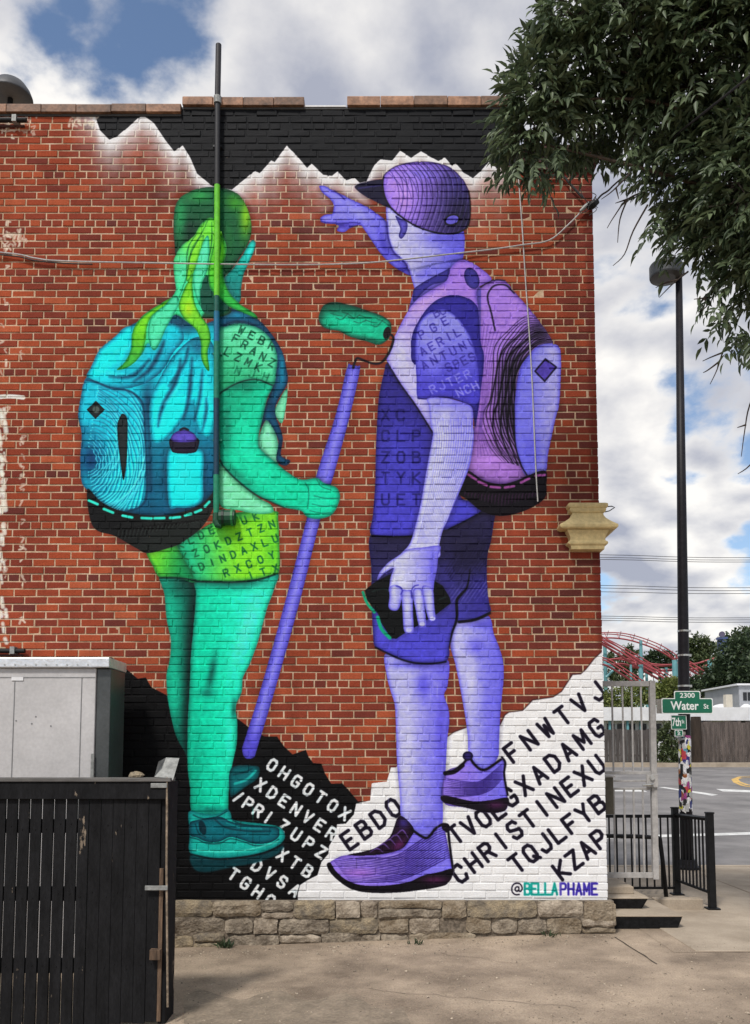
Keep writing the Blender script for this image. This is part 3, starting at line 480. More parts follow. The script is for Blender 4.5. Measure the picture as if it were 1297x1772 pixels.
# collar, straps, armhole, sleeve
fill([(716,500),(780,462),(800,450),(832,500),(830,690),(760,690),(715,640),(700,560)], (96, 84, 190), False)
w = fill([(800,449),(776,468),(772,486),(746,502),(719,521),(700,548),(681,586),(673,607),(670,628),(692,664),(719,702),(746,745),(752,750),(756,700),(740,640),(800,560),(828,560),(824,505),(836,492),(850,484),(836,468)], ((790,480), (152,116,214), (700,640), (172,168,246)), halo=0.45, edge=((84, 64, 176), 4, 0.6))
blob(w, 740, 520, 40, 10, (190, 160, 240), 0.6, -30); blob(w, 695, 620, 12, 40, (186, 186, 252), 0.7, -10); line([(670,628),(692,664),(719,702),(748,748)], 2.6, (14, 10, 32), 0.9)
line([(672,577),(680,584),(677,600),(668,618),(658,628),(646,629),(630,624),(618,620),(614,626),(611,636)], 4.6, (24, 18, 30))
fill(QQ(q6, [(325,215),(420,155),(510,110),(548,92),(525,168),(440,195),(380,240),(318,305),(312,255)]), (58, 52, 152), edge=((30, 24, 96), 3, 0.8))
fill(ell(816, 482, 12, 19, -22), (60, 54, 150), edge=((30, 22, 92), 3, 0.8))
w = fill(QQ(q6, [(300,600),(302,540),(330,460),(400,350),(480,285),(570,262),(660,280),(720,330),(735,400),(745,560),(766,640),(762,750),(748,850),(738,950),(722,1050)]) + [(821,738),(812,706),(760,640),(716,630)], (50, 44, 156), edge=((28, 22, 104), 4, 0.8))
wsl = fill(QQ(q6, [(342,920),(335,800),(330,700),(330,560),(350,450),(410,380),(500,355),(570,385),(640,460),(690,560),(722,680),(737,830),(738,930),(690,972),(600,937),(500,915),(400,927)]), ((765,550), (132,132,234), (780,690), (72,66,194)), edge=((50, 44, 160), 3, 0.7))
blob(wsl, 750, 610, 16, 40, (150, 150, 242), 0.5)
for s_, a, b, c_ in (('PGEZ', (368,515), (590,385), (52,44,146)), ('AERILY', (375,620), (650,470), (52,44,146)), ('ANTUNU', (385,710), (690,560), (52,44,146)), ('SPES', (540,725), (690,660), (52,44,146)), ('RJTER', (440,865), (660,770), (132,130,232)), ('NCH', (610,885), (710,845), (140,138,236)), ('BC', (460,375), (500,360), (60,52,150))): text(s_, q6(*a), q6(*b), 8.5, 13.5, -27, 2.8, c_, 0.72, wsl)
line(QQ(q6, [(342,922),(400,929),(500,917),(600,939),(690,974)]), 2.4, (30, 22, 90), 0.8)
# near arm and hand with the camera bag
fill(QQ(q8, [(300,380),(190,438),(124,490),(140,560),(220,660),(240,720),(310,830),(345,832),(400,795),(620,665),(728,582),(720,540),(670,460),(612,425)]), (11, 15, 17), False, halo=0.35)
line(QQ(q8, [(112,505),(140,580),(192,645)]), 5, (14, 150, 112)); line(QQ(q8, [(216,682),(242,762),(300,825)]), 6, (14, 156, 118)); line(QQ(q8, [(180,500),(260,480),(330,520)]), 3, (30, 46, 44), 0.8); line(QQ(q8, [(640,560),(690,540)]), 3, (28, 42, 42), 0.8)
w = fill([(739,690),(764,688),(792,694),(816,705),(818,737),(819,762),(812,806),(798,843),(786,870),(775,898),(767,914),(760,940),(757,966),(700,966),(694,958),(709,940),(720,904),(728,870),(735,829),(742,790),(749,751),(745,737),(742,704)], ((735,820), (178,180,250), (815,800), (136,134,232)), halo=0.4, edge=((76, 68, 178), 3, 0.7)); wa = w
blob(w, 778, 700, 34, 7, (100, 96, 206), 0.6); blob(w, 765, 760, 14, 70, (194, 196, 254), 0.6, 8)
for k in range(15):
    o = 4.6 * k; pts = [(752 + o, 722 + (k % 3) * 8), (756 + o * 0.9, 760), (752 + o * 0.85, 800), (744 + o * 0.72, 845), (734 + o * 0.62, 890), (722 + o * 0.55, 940)]
    line(pts, 1.0, (96, 92, 206), 0.5, 0.8, clip=wa); line([(x + 1.8, y) for x, y in pts], 0.9, (214, 216, 255), 0.45, 0.8, clip=wa)
w = fill(QQ(q8, [(425,205),(540,190),(652,180),(640,250),(632,335),(612,430),(600,500),(530,512),(460,522),(385,525),(300,510),(300,440),(306,400),(326,335),(262,372),(214,418),(230,365),(290,298),(360,250)]), ((690,990), (182,184,250), (752,990), (126,122,226)), edge=((70, 62, 172), 3, 0.7)); blob(w, 748, 990, 6, 40, (90, 84, 200), 0.7)
for fp in ([(300,470),(345,455),(388,480),(386,540),(362,622),(322,634),(292,610),(298,540)], [(384,500),(420,490),(458,505),(462,640),(467,780),(432,794),(400,772),(390,640)], [(464,490),(495,475),(530,498),(546,620),(554,732),(530,750),(504,740),(480,620),(464,545)], [(526,470),(575,465),(605,500),(612,600),(620,682),(602,707),(574,697),(546,600)]):
    w = fill(QQ(q8, fp), (150, 150, 240), edge=((64, 56, 168), 2.6, 0.75)); c = QQ(q8, fp); cx_, cy_ = sum(p[0] for p in c)/len(c), sum(p[1] for p in c)/len(c); blob(w, cx_ - 1, cy_ - 8, 5, 20, (186, 188, 252), 0.8)
for x, y in ((432, 772), (528, 728), (600, 690)): fill(ell(*q8(x, y), 5, 3.6), (176, 178, 246), alpha=0.8)
line(QQ(q8, [(345,462),(372,470),(388,492),(378,520)]), 2.4, (60, 54, 164), 0.85); line(QQ(q8, [(455,545),(452,500),(470,465),(500,455)]), 2.4, (60, 54, 164), 0.85); line(QQ(q8, [(326,340),(300,370),(262,372)]), 1.8, (70, 62, 172), 0.8)
# shoes
wso = fill([(770,1338),(798,1324),(811,1311),(818,1319),(831,1331),(843,1331),(865,1314),(873,1319),(872,1341),(877,1372),(878,1394),(870,1404),(845,1406),(804,1397),(767,1388)], ((780,1350), (140,116,214), (865,1340), (112,104,214)), halo=0.3, edge=((44, 32, 96), 3, 0.8))
for k in range(11): line([(770, 1346 + 3.4*k), (800, 1352 + 2.6*k), (830, 1352 + 2.2*k), (852, 1336 + 2.8*k), (868, 1322 + 2.6*k)], 2.0, (44, 28, 108), 0.85, 0.8, clip=wso, taper=True)
w = fill([(767,1376),(817,1386),(850,1384),(878,1380),(878,1394),(870,1404),(845,1406),(804,1397),(767,1388)], (20, 12, 26)); blob(w, 858, 1393, 18, 7, (74, 30, 72), 0.9)
line([(769,1337),(785,1333),(800,1322),(811,1311),(820,1322),(831,1331),(843,1330),(866,1314)], 4, (16, 10, 22)); fill(ell(809, 1308, 9, 8), (46, 36, 108), edge=((14, 9, 24), 3, 0.9)); line([(868,1310),(874,1320),(872,1341),(878,1375)], 3.4, (14, 9, 22)); line([(770,1338),(786,1335),(800,1324)], 7, (18, 12, 24))
wso = fill([(569,1494),(582,1485),(596,1480),(632,1478),(668,1476),(695,1468),(709,1449),(712,1437),(729,1447),(740,1449),(754,1433),(765,1427),(771,1444),(776,1471),(782,1506),(762,1512),(731,1518),(706,1530),(665,1535),(623,1535),(596,1523),(574,1507)], ((600,1500), (136,112,210), (770,1470), (116,108,218)), halo=0.3, edge=((64, 44, 138), 3, 0.7))
for k in range(15): line([(578 + 2*k, 1490 + 2.6*k), (625 + 2*k, 1484 + 3.0*k), (680 + k, 1482 + 2.8*k), (715 + k*1.5, 1462 + 3.0*k), (748 + k, 1440 + 3.6*k), (768 + k, 1432 + 3.5*k)], 2.0, (44, 26, 108), 0.9, 0.8, clip=wso, taper=True)
for k in range(8): line([(585 + 4*k, 1492 + 4.6*k), (640, 1488 + 4.6*k), (700, 1474 + 5*k)], 1.2, (196, 172, 242), 0.5, 0.8, clip=wso, taper=True)
blob(wso, 620, 1510, 30, 8, (166, 110, 200), 0.6)
w = fill([(565,1497),(571,1492),(580,1506),(597,1521),(623,1531),(665,1532),(706,1526),(731,1515),(762,1508),(781,1503),(782,1516),(776,1526),(765,1533),(720,1541),(665,1545),(620,1542),(595,1531),(574,1513)], (15, 10, 20)); blob(w, 752, 1522, 24, 7, (84, 32, 76), 0.9)
w = fill([(602,1479),(630,1473),(651,1466),(673,1449),(681,1432),(687,1416),(695,1412),(709,1424),(716,1437),(709,1450),(695,1468),(665,1477),(632,1480)], (36, 16, 40), edge=((12, 7, 18), 3, 0.9)); blob(w, 690, 1462, 14, 8, (96, 34, 92), 0.85, -40); blob(w, 698, 1424, 9, 9, (64, 52, 140), 0.8)
for k in range(5): line([(640 + 11*k, 1474 - 7*k), (652 + 11*k, 1468 - 8*k), (662 + 11*k, 1474 - 6*k)], 2.0, (128, 96, 190), 0.75, taper=True)
line([(712,1435),(729,1447),(740,1449),(753,1434),(766,1426),(774,1428)], 4, (15, 10, 22)); line([(767,1427),(774,1432),(777,1455),(780,1480),(784,1506)], 4, (14, 9, 22)); fill(ell(771, 1431, 7, 7), (18, 12, 28))
for k in range(46):
    x, y, c_ = random.choice([(random.uniform(290, 640), random.uniform(1380, 1545), (14, 14, 16)), (random.uniform(660, 770), random.uniform(1150, 1430), (176, 176, 246)), (random.uniform(330, 470), random.uniform(1010, 1400), (30, 206, 168)), (random.uniform(650, 1040), random.uniform(1390, 1550), (205, 207, 214)), (random.uniform(330, 800), random.uniform(190, 290), (12, 13, 17))])
    if PA[min(CH - 1, int(T([(x, y)])[0][1])), int(T([(x, y)])[0][0])] > 0.8: line([(x, y), (x + random.uniform(-1, 1), y + random.uniform(8, 26))], random.uniform(0.8, 1.6), c_, 0.35, 0.9)
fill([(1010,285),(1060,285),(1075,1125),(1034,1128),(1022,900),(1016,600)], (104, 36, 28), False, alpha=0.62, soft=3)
# ---- old whitewash and mortar smears near the left end of the wall
for k in range(130):
    x, y = random.choice([(random.uniform(0, 14), random.uniform(330, 1120)), (random.uniform(2, 60), random.uniform(190, 235)), (random.uniform(0, 45), random.uniform(395, 430)), (random.gauss(37, 1.5), random.uniform(570, 1080)), (random.uniform(118, 165), random.uniform(192, 216))])
    line([(x, y), (x + random.uniform(-3, 8), y + random.uniform(-2, 5)), (x + random.uniform(-3, 6), y + random.uniform(2, 10))], random.uniform(1.2, 4), (212, 196, 178), random.uniform(0.35, 0.85), 1.2)
line([(0,687),(18,686),(40,688)], 7, (226, 218, 206), 0.9)
for k in range(40): x, y = random.gauss(3, 4), random.uniform(700, 1115); line([(x, y), (x + 2, y + random.uniform(5, 16))], random.uniform(3, 8), (224, 214, 200), 0.7, 1.6)

PN = blur(rng.random((CH, CW)).astype(np.float32), 2); PN = (PN - PN.mean()) / PN.std()
PC *= (1 + 0.025 * PN)[..., None]
lum = np.maximum(PC @ np.array([0.3, 0.5, 0.2], np.float32), 1e-3)[..., None]; sl = lum * 0.68 + 0.32 * (lum * lum * (3 - 2 * lum)); PC = np.clip(lum + (PC - lum) * 1.05, 0, 1) * (sl / lum) * 1.10
buf = np.zeros((CH, CW, 4), np.float32); buf[..., :3] = np.clip(PC, 0.02, 0.95); buf[..., 3] = np.clip(PA, 0, 1)
mural = bpy.data.images.new('mural_paint', CW, CH, alpha=True); mural.alpha_mode = 'CHANNEL_PACKED'
mural.pixels.foreach_set(np.ascontiguousarray(buf[::-1]).ravel()); mural.update(); mural.pack()

# ================================================================== materials of the place
def wall_mat(name, mortar):
    m, t, b = newmat(name); Nn = t.nodes.new; Lk = t.links.new
    geo = Nn('ShaderNodeNewGeometry'); sp = Nn('ShaderNodeSeparateXYZ'); Lk(geo.outputs['Position'], sp.inputs[0])
    def mr(src, a, b_, c=0.0, d=1.0):
        n = Nn('ShaderNodeMapRange'); Lk(src, n.inputs[0]); n.clamp = False
        for i, v in zip((1, 2, 3, 4), (a, b_, c, d)): n.inputs[i].default_value = v
        return n.outputs[0]
    cmb = Nn('ShaderNodeCombineXYZ'); Lk(mr(sp.outputs[0], WX0, WX0 + CW / PPM), cmb.inputs[0]); Lk(mr(sp.outputs[2], WZ1 - CH / PPM, WZ1), cmb.inputs[1])
    im = Nn('ShaderNodeTexImage'); im.image = mural; im.extension = 'CLIP'; im.interpolation = 'Linear'; Lk(cmb.outputs[0], im.inputs[0])
    n1 = Nn('ShaderNodeTexNoise'); n1.inputs['Scale'].default_value = 9; n1.inputs['Detail'].default_value = 6; Lk(geo.outputs['Position'], n1.inputs['Vector'])
    n2 = Nn('ShaderNodeTexNoise'); n2.inputs['Scale'].default_value = 70; n2.inputs['Detail'].default_value = 5; n2.inputs['Roughness'].default_value = 0.7; Lk(geo.outputs['Position'], n2.inputs['Vector'])
    n3 = Nn('ShaderNodeTexNoise'); n3.inputs['Scale'].default_value = 1.1; n3.inputs['Detail'].default_value = 4; Lk(geo.outputs['Position'], n3.inputs['Vector'])
    mps = Nn('ShaderNodeMapping'); mps.inputs['Scale'].default_value = (5, 1, 0.35); Lk(geo.outputs['Position'], mps.inputs[0]); n4 = Nn('ShaderNodeTexNoise'); n4.inputs['Scale'].default_value = 1.3; n4.inputs['Detail'].default_value = 7; n4.inputs['Roughness'].default_value = 0.65; Lk(mps.outputs[0], n4.inputs['Vector'])
    ra = Nn('ShaderNodeValToRGB')
    if mortar:
        Lk(n1.outputs[0], ra.inputs[0]); els = [(0.3, (0.34, 0.225, 0.14)), (0.5, (0.50, 0.355, 0.235)), (0.75, (0.62, 0.47, 0.34))]
    else:
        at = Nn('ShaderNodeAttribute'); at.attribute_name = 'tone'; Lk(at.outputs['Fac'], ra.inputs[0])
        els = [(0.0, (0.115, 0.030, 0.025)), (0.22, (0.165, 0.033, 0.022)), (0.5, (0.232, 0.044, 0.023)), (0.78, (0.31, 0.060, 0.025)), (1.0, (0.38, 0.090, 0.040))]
    while len(ra.color_ramp.elements) < len(els): ra.color_ramp.elements.new(0.5)
    for e, (p_, c_) in zip(ra.color_ramp.elements, els): e.position = p_; e.color = (*c_, 1)
    mu = Nn('ShaderNodeMixRGB'); mu.blend_type = 'MULTIPLY'; mu.inputs[0].default_value = 1; Lk(ra.outputs[0], mu.inputs[1])
    v1 = Nn('ShaderNodeMath'); v1.operation = 'MULTIPLY'; Lk(mr(n2.outputs[0], 0.25, 0.75, 0.72, 1.28), v1.inputs[0]); v3 = Nn('ShaderNodeMath'); v3.operation = 'MULTIPLY'; Lk(mr(n3.outputs[0], 0.3, 0.7, 0.86, 1.14), v3.inputs[0]); Lk(mr(n4.outputs[0], 0.3, 0.7, 0.84, 1.12), v3.inputs[1]); Lk(v3.outputs[0], v1.inputs[1]); Lk(v1.outputs[0], mu.inputs[2])
    if not mortar:                      # crumbs of mortar smeared over brick faces
        sm = Nn('ShaderNodeTexNoise'); sm.inputs['Scale'].default_value = 34; sm.inputs['Detail'].default_value = 9; sm.inputs['Roughness'].default_value = 0.75; Lk(geo.outputs['Position'], sm.inputs['Vector'])
        s2 = Nn('ShaderNodeMapRange'); Lk(sm.outputs[0], s2.inputs[0]); s2.inputs[1].default_value = 0.71; s2.inputs[2].default_value = 0.80
        mi = Nn('ShaderNodeMixRGB'); Lk(s2.outputs[0], mi.inputs[0]); Lk(mu.outputs[0], mi.inputs[1]); mi.inputs[2].default_value = (0.45, 0.33, 0.25, 1); bare = mi.outputs[0]
    else: bare = mu.outputs[0]
    # the paint, thin on the highest grains
    pm = Nn('ShaderNodeMixRGB'); pm.blend_type = 'MULTIPLY'; pm.inputs[0].default_value = 1; Lk(im.outputs[0], pm.inputs[1])
    pv = Nn('ShaderNodeMath'); pv.operation = 'MULTIPLY'; Lk(mr(n2.outputs[0], 0.25, 0.75, 0.82, 0.98), pv.inputs[0]); Lk(mr(n1.outputs[0], 0.3, 0.7, 0.90, 1.02), pv.inputs[1]); Lk(pv.outputs[0], pm.inputs[2])
    cvr = Nn('ShaderNodeMapRange'); Lk(n2.outputs[0], cvr.inputs[0]); cvr.inputs[1].default_value = 0.66 if mortar else 0.72; cvr.inputs[2].default_value = 0.80; cvr.inputs[3].default_value = 1.0; cvr.inputs[4].default_value = 0.45
    cva = Nn('ShaderNodeMath'); cva.operation = 'MULTIPLY'; Lk(im.outputs[1], cva.inputs[0]); Lk(cvr.outputs[0], cva.inputs[1])
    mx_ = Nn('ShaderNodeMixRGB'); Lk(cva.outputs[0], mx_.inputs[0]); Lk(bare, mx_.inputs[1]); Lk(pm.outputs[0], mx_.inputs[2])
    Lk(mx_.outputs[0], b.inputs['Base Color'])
    Lk(mr(im.outputs[1], 0, 1, 0.95, 0.62), b.inputs['Roughness']); b.inputs['Specular IOR Level'].default_value = 0.14
    bu = Nn('ShaderNodeBump'); bu.inputs['Strength'].default_value = 0.55; bu.inputs['Distance'].default_value = 0.006
    ad = Nn('ShaderNodeMath'); ad.operation = 'ADD'; Lk(n2.outputs[0], ad.inputs[0]); Lk(n1.outputs[0], ad.inputs[1]); Lk(ad.outputs[0], bu.inputs['Height']); Lk(bu.outputs[0], b.inputs['Normal'])
    return m
M_brick = wall_mat('brick_painted', False); M_mortar = wall_mat('mortar_painted', True)
M_stone = pmat('sandstone', (0.24, 0.185, 0.13), 0.35, 9, 0.95, 0.6, c2=(0.32, 0.27, 0.21), fine=60, bdist=0.02)
M_stone2 = pmat('grey_sandstone', (0.20, 0.17, 0.135), 0.35, 11, 0.95, 0.6, c2=(0.25, 0.20, 0.13), fine=70, bdist=0.02)
M_bed = pmat('lime_bed', (0.165, 0.133, 0.10), 0.35, 20, 1.0, 0.6)
M_tile = pmat('terracotta', (0.21, 0.10, 0.052), 0.4, 7, 0.6, 0.25, c2=(0.27, 0.14, 0.08))
M_tile2 = pmat('terracotta_brown', (0.16, 0.085, 0.05), 0.4, 9, 0.6, 0.25)
M_dbrick = pmat('dark_brick', (0.07, 0.03, 0.026), 0.35, 12, 0.9, 0.3)
M_roof = pmat('roofing', (0.06, 0.06, 0.06), 0.2, 6, 0.9, 0.2)
M_apron = pmat('worn_concrete', (0.262, 0.200, 0.145), 0.32, 1.3, 0.95, 0.9, c2=(0.345, 0.272, 0.20), fine=85, chip=((0.13, 0.10, 0.07), 0.63, 34))
M_walk = pmat('sidewalk_concrete', (0.35, 0.285, 0.213), 0.16, 1.5, 0.95, 0.25, c2=(0.39, 0.325, 0.25), fine=60, chip=((0.2, 0.15, 0.11), 0.72, 22))
M_asph = pmat('asphalt', (0.17, 0.162, 0.16), 0.2, 0.7, 0.9, 0.25, c2=(0.205, 0.195, 0.19), fine=60)
M_patch = pmat('asphalt_patch', (0.235, 0.188, 0.138), 0.3, 5, 0.95, 0.5, fine=50)
M_lineW = pmat('road_paint_white', (0.62, 0.62, 0.6), 0.25, 4, 0.8, 0.1, chip=((0.2, 0.2, 0.2), 0.66, 9))
M_lineY = pmat('road_paint_yellow', (0.62, 0.40, 0.12), 0.25, 4, 0.8, 0.1)
M_earth = pmat('dry_earth', (0.17, 0.14, 0.085), 0.35, 0.5, 1.0, 0.3, c2=(0.12, 0.13, 0.06))
M_black = pmat('black_board', (0.0105, 0.0105, 0.0115), 0.35, 14, 0.75, 0.35, stretch=(1, 1, 0.3), fine=90, chip=((0.22, 0.175, 0.13), 0.64, 9), bdist=0.004, spec=0.12)
M_wood = pmat('bare_wood', (0.15, 0.095, 0.06), 0.6, 14, 0.85, 0.4, stretch=(1, 1, 0.12), fine=80)
M_galv = pmat('galvanised', (0.27, 0.275, 0.265), 0.3, 14, 0.6, 0.15, metal=0.35)
M_cab = pmat('grey_sheet_metal', (0.50, 0.485, 0.48), 0.10, 2.2, 0.5, 0.06, metal=0.15, chip=((0.2, 0.19, 0.18), 0.74, 14))
M_lid = pmat('bright_sheet_metal', (0.70, 0.71, 0.73), 0.12, 12, 0.32, 0.3, metal=0.55)
M_cabd = pmat('seam_metal', (0.22, 0.22, 0.22), 0.15, 8, 0.5, 0.1, metal=0.3)
M_blk = pmat('black_metal', (0.009, 0.009, 0.010), 0.3, 18, 0.5, 0.1, spec=0.2)
M_blkr = pmat('black_step_paint', (0.010, 0.010, 0.011), 0.4, 16, 0.8, 0.5, spec=0.15)
M_gate = pmat('grey_gate_paint', (0.36, 0.345, 0.33), 0.18, 9, 0.6, 0.08, chip=((0.14, 0.10, 0.07), 0.74, 22))
M_cream = pmat('cream_paint', (0.56, 0.44, 0.215), 0.16, 14, 0.6, 0.15, chip=((0.16, 0.10, 0.06), 0.73, 28))
M_cable = pmat('grey_cable', (0.42, 0.41, 0.40), 0.15, 20, 0.6, 0.05)
M_cabled = pmat('dark_cable', (0.03, 0.028, 0.028), 0.2, 20, 0.6, 0.05)
M_pole = pmat('pole_paint', (0.010, 0.009, 0.012), 0.3, 10, 0.5, 0.08, spec=0.22)
M_steel = pmat('steel_band', (0.5, 0.5, 0.48), 0.15, 20, 0.35, 0.05, metal=0.8)
M_signG = pmat('sign_green', (0.008, 0.135, 0.075), 0.08, 6, 0.4, 0.0)
M_signW = pmat('sign_white', (0.78, 0.80, 0.78), 0.05, 6, 0.4, 0.0)
M_signB = pmat('sign_back', (0.3, 0.28, 0.25), 0.15, 6, 0.5, 0.0, metal=0.5)
M_bark = pmat('bark', (0.085, 0.062, 0.045), 0.4, 12, 0.95, 0.8, stretch=(1, 1, 0.3), bdist=0.02)
M_twig = pmat('twig', (0.05, 0.036, 0.03), 0.3, 20, 0.9, 0.2)
M_fen = pmat('weathered_fence', (0.082, 0.066, 0.06), 0.4, 6, 0.9, 0.3, stretch=(1, 1, 0.15), c2=(0.11, 0.09, 0.08))
M_white = pmat('white_stucco', (0.70, 0.70, 0.71), 0.08, 2, 0.8, 0.05)
M_shade = pmat('dark_glass', (0.02, 0.022, 0.026), 0.2, 3, 0.2, 0.0)
M_red = pmat('track_red', (0.36, 0.07, 0.08), 0.15, 1, 0.5, 0.0)  # track red desaturated: distance haze is put into its colour
M_teal = pmat('support_teal', (0.13, 0.33, 0.36), 0.15, 1, 0.5, 0.0)
M_blue = pmat('tower_blue', (0.07, 0.10, 0.24), 0.2, 1, 0.6, 0.0)
def leafmat(name, dark, light, trans=0.22):
    m, t, b = newmat(name); Nn = t.nodes.new; Lk = t.links.new
    geo = Nn('ShaderNodeNewGeometry'); ra = Nn('ShaderNodeValToRGB'); oi = Nn('ShaderNodeObjectInfo'); ad = Nn('ShaderNodeMath'); ad.operation = 'ADD'; fr = Nn('ShaderNodeMath'); fr.operation = 'FRACT'
    Lk(geo.outputs['Random Per Island'], ad.inputs[0]); Lk(oi.outputs['Random'], ad.inputs[1]); Lk(ad.outputs[0], fr.inputs[0]); Lk(fr.outputs[0], ra.inputs[0])
    ra.color_ramp.elements[0].color = (*dark, 1); ra.color_ramp.elements[1].color = (*light, 1)
    Lk(ra.outputs[0], b.inputs['Base Color']); b.inputs['Roughness'].default_value = 0.48; b.inputs['Specular IOR Level'].default_value = 0.4
    tr = Nn('ShaderNodeBsdfTranslucent'); Lk(ra.outputs[0], tr.inputs[0]); ms = Nn('ShaderNodeMixShader'); ms.inputs[0].default_value = trans
    o = t.nodes['Material Output']; Lk(b.outputs[0], ms.inputs[1]); Lk(tr.outputs[0], ms.inputs[2]); Lk(ms.outputs[0], o.inputs[0]); return m
M_leaf = leafmat('ash_leaf', (0.036, 0.060, 0.030), (0.165, 0.215, 0.110), 0.3)
M_leafD = leafmat('dark_leaf', (0.028, 0.048, 0.026), (0.08, 0.115, 0.055))
M_leafL = leafmat('light_leaf', (0.08, 0.12, 0.025), (0.22, 0.24, 0.07))
M_leafM = leafmat('mid_leaf', (0.045, 0.07, 0.028), (0.12, 0.15, 0.06))

# ================================================================== the ground
def sheet(x0, x1, y0, y1, zf, nx, ny):
    mb = MB(); xs = [x0 + (x1-x0)*i/nx for i in range(nx+1)]; ys = [y0 + (y1-y0)*j/ny for j in range(ny+1)]
    mb.v = [(x, y, zf(x, y)) for y in ys for x in xs]; mb.f = [(j*(nx+1)+i, j*(nx+1)+i+1, (j+1)*(nx+1)+i+1, (j+1)*(nx+1)+i) for j in range(ny) for i in range(nx)]
    return mb
near = MB()
for xa, xb in ((-60, -3.5), (-3.5, 1.7), (1.7, 60)):
    a = sheet(xa, xb, -60, 4.16, lambda x, y: gz(x, y), 1, 1); near.add(a.v, a.f)
struct('yard_paving', near, M_apron)
road = MB()
for ya, yb in ((4.32, 9.0), (9.0, 33.6)):
    a = sheet(-300, 300, ya, yb, lambda x, y: gz(x, max(y, 4.5)), 1, 1); road.add(a.v, a.f)
struct('road', road, M_asph)
ZF = gz(0, 36.0)
struct('ground', sheet(-1500, 1500, 33.8, 3500, lambda x, y: ZF + 0.10, 1, 1), M_earth)
kb = MB(); kb.box(-60, 60, 4.162, 4.32, -0.3, 0.066); kerb = struct('kerb', kb, M_walk)
kf = MB(); kf.box(-300, 300, 33.55, 33.8, ZF - 0.6, ZF + 0.11); struct('far_kerb', kf, M_walk)
struct('far_sidewalk', sheet(-200, 200, 33.8, 35.6, lambda x, y: ZF + 0.106, 1, 1), M_walk)
# the pavement at the corner: slabs with open joints
walk = MB()
XR0 = 2.34
walk.add([(XR0, -0.75, gz(XR0, 0) + 0.0022), (2.5, -0.75, 0.060), (60, -0.75, 0.060), (60, 4.16, 0.060), (2.5, 4.16, 0.060), (XR0, 4.16, gz(XR0, 0) + 0.0022)], [(0, 1, 4, 5), (1, 2, 3, 4)])
walk = struct('corner_sidewalk', walk, M_apron)
for i in range(5):
    for j in range(3):
        x0, x1 = 2.52 + 1.62 * i, 2.52 + 1.62 * (i + 1) - 0.014; y0, y1 = -0.72 + 1.62 * j, -0.72 + 1.62 * (j + 1) - 0.014
        mb = MB().box(x0, x1, y0, y1, 0.03, 0.064 + random.uniform(0, 0.004)); part('paving_slab', mb, M_walk, walk, bevel=0.006)
def gquad(name, pts, m, dz, parent=None):
    q = [G(*p) for p in pts]; mb = MB().add([(p.x, p.y, p.z + dz) for p in q], [tuple(range(len(q)))])
    return mb
part('asphalt_patch', gquad('', [(318 + (x - 318), 1722 + 8 * math.sin(x * 0.05) + random.uniform(-3, 3) + max(0, x - 560) * 0.16) for x in range(318, 700, 14)] + [(720,1790),(318,1795)], M_patch, 0.003), M_patch, None, kind='structure')
part('stop_line', gquad('', [(1030,1447.5),(1400,1437),(1400,1441.5),(1030,1452)], M_lineW, 0.004), M_lineW, None, kind='structure')
part('crosswalk_line', gquad('', [(1138,1362),(1150,1362),(1242,1375),(1232,1377)], M_lineW, 0.004), M_lineW, None, kind='structure')
part('crosswalk_line', gquad('', [(1238,1365),(1300,1367.5),(1330,1372),(1250,1369.5)], M_lineW, 0.004), M_lineW, None, kind='structure')
part('crosswalk_line', gquad('', [(1050,1366),(1112,1367),(1120,1370),(1052,1369)], M_lineW, 0.004), M_lineW, None, kind='structure')
for k, dx in enumerate((0, 6)):
    a = [(1300 - dx*0 , 1343.5 + dx*0.35), (1280, 1344.5 + dx*0.3), (1268 + dx*0.9, 1348.5), (1272 + dx*0.9, 1354 - dx*0.2), (1285 + dx, 1359.5 - dx*0.3), (1300 + dx, 1362 - dx*0.3)]
    mb = MB(); v = []
    for x, y in a: p = G(x, y); v.append(p)
    for i, p in enumerate(v):
        t = (v[min(i+1, len(v)-1)] - v[max(i-1, 0)]); t.z = 0; t.normalize(); n_ = Vector((-t.y, t.x, 0)) * 0.07
        mb.v += [tuple(p + n_ + Vector((0, 0, 0.005 + k*0.001))), tuple(p - n_ + Vector((0, 0, 0.005 + k*0.001)))]
    mb.f = [(2*i, 2*i+1, 2*i+3, 2*i+2) for i in range(len(v)-1)]; part('yellow_line', mb, M_lineY, None, kind='structure')
# cracks: narrow open joints cut as thin dark strips of dirt
M_dirt = pmat('joint_dirt', (0.06, 0.048, 0.036), 0.4, 20, 1, 0.4)
def crack(pts, w_):
    mb = MB(); v = [G(*p) for p in pts]
    for i, p in enumerate(v):
        t = (v[min(i+1, len(v)-1)] - v[max(i-1, 0)]); t.z = 0; t.normalize(); ww = w_ * random.uniform(0.5, 1.2); n_ = Vector((-t.y, t.x, 0)) * ww
        mb.v += [tuple(p + n_ + Vector((0, 0, 0.004))), tuple(p - n_ + Vector((0, 0, 0.004)))]
    mb.f = [(2*i, 2*i+1, 2*i+3, 2*i+2) for i in range(len(v)-1)]; part('paving_joint', mb, M_dirt, None, kind='structure')
def wob(a, b, n, s=2): return [(a[0] + (b[0]-a[0])*i/n + random.uniform(-s, s), a[1] + (b[1]-a[1])*i/n + random.uniform(-s*0.5, s*0.5)) for i in range(n+1)]
crack(wob((1063,1622), (1136,1668), 10, 1), 0.006); crack(wob((640,1712), (1000,1745), 16, 5), 0.0022); crack(wob((118,1750), (119,1790), 4, 1), 0.008); crack(wob((760,1650), (900,1668), 8, 3), 0.002)
M_lit = pmat('litter_bits', (0.13, 0.10, 0.07), 0.5, 40, 1, 0.2, c2=(0.36, 0.30, 0.23))
mb = MB()
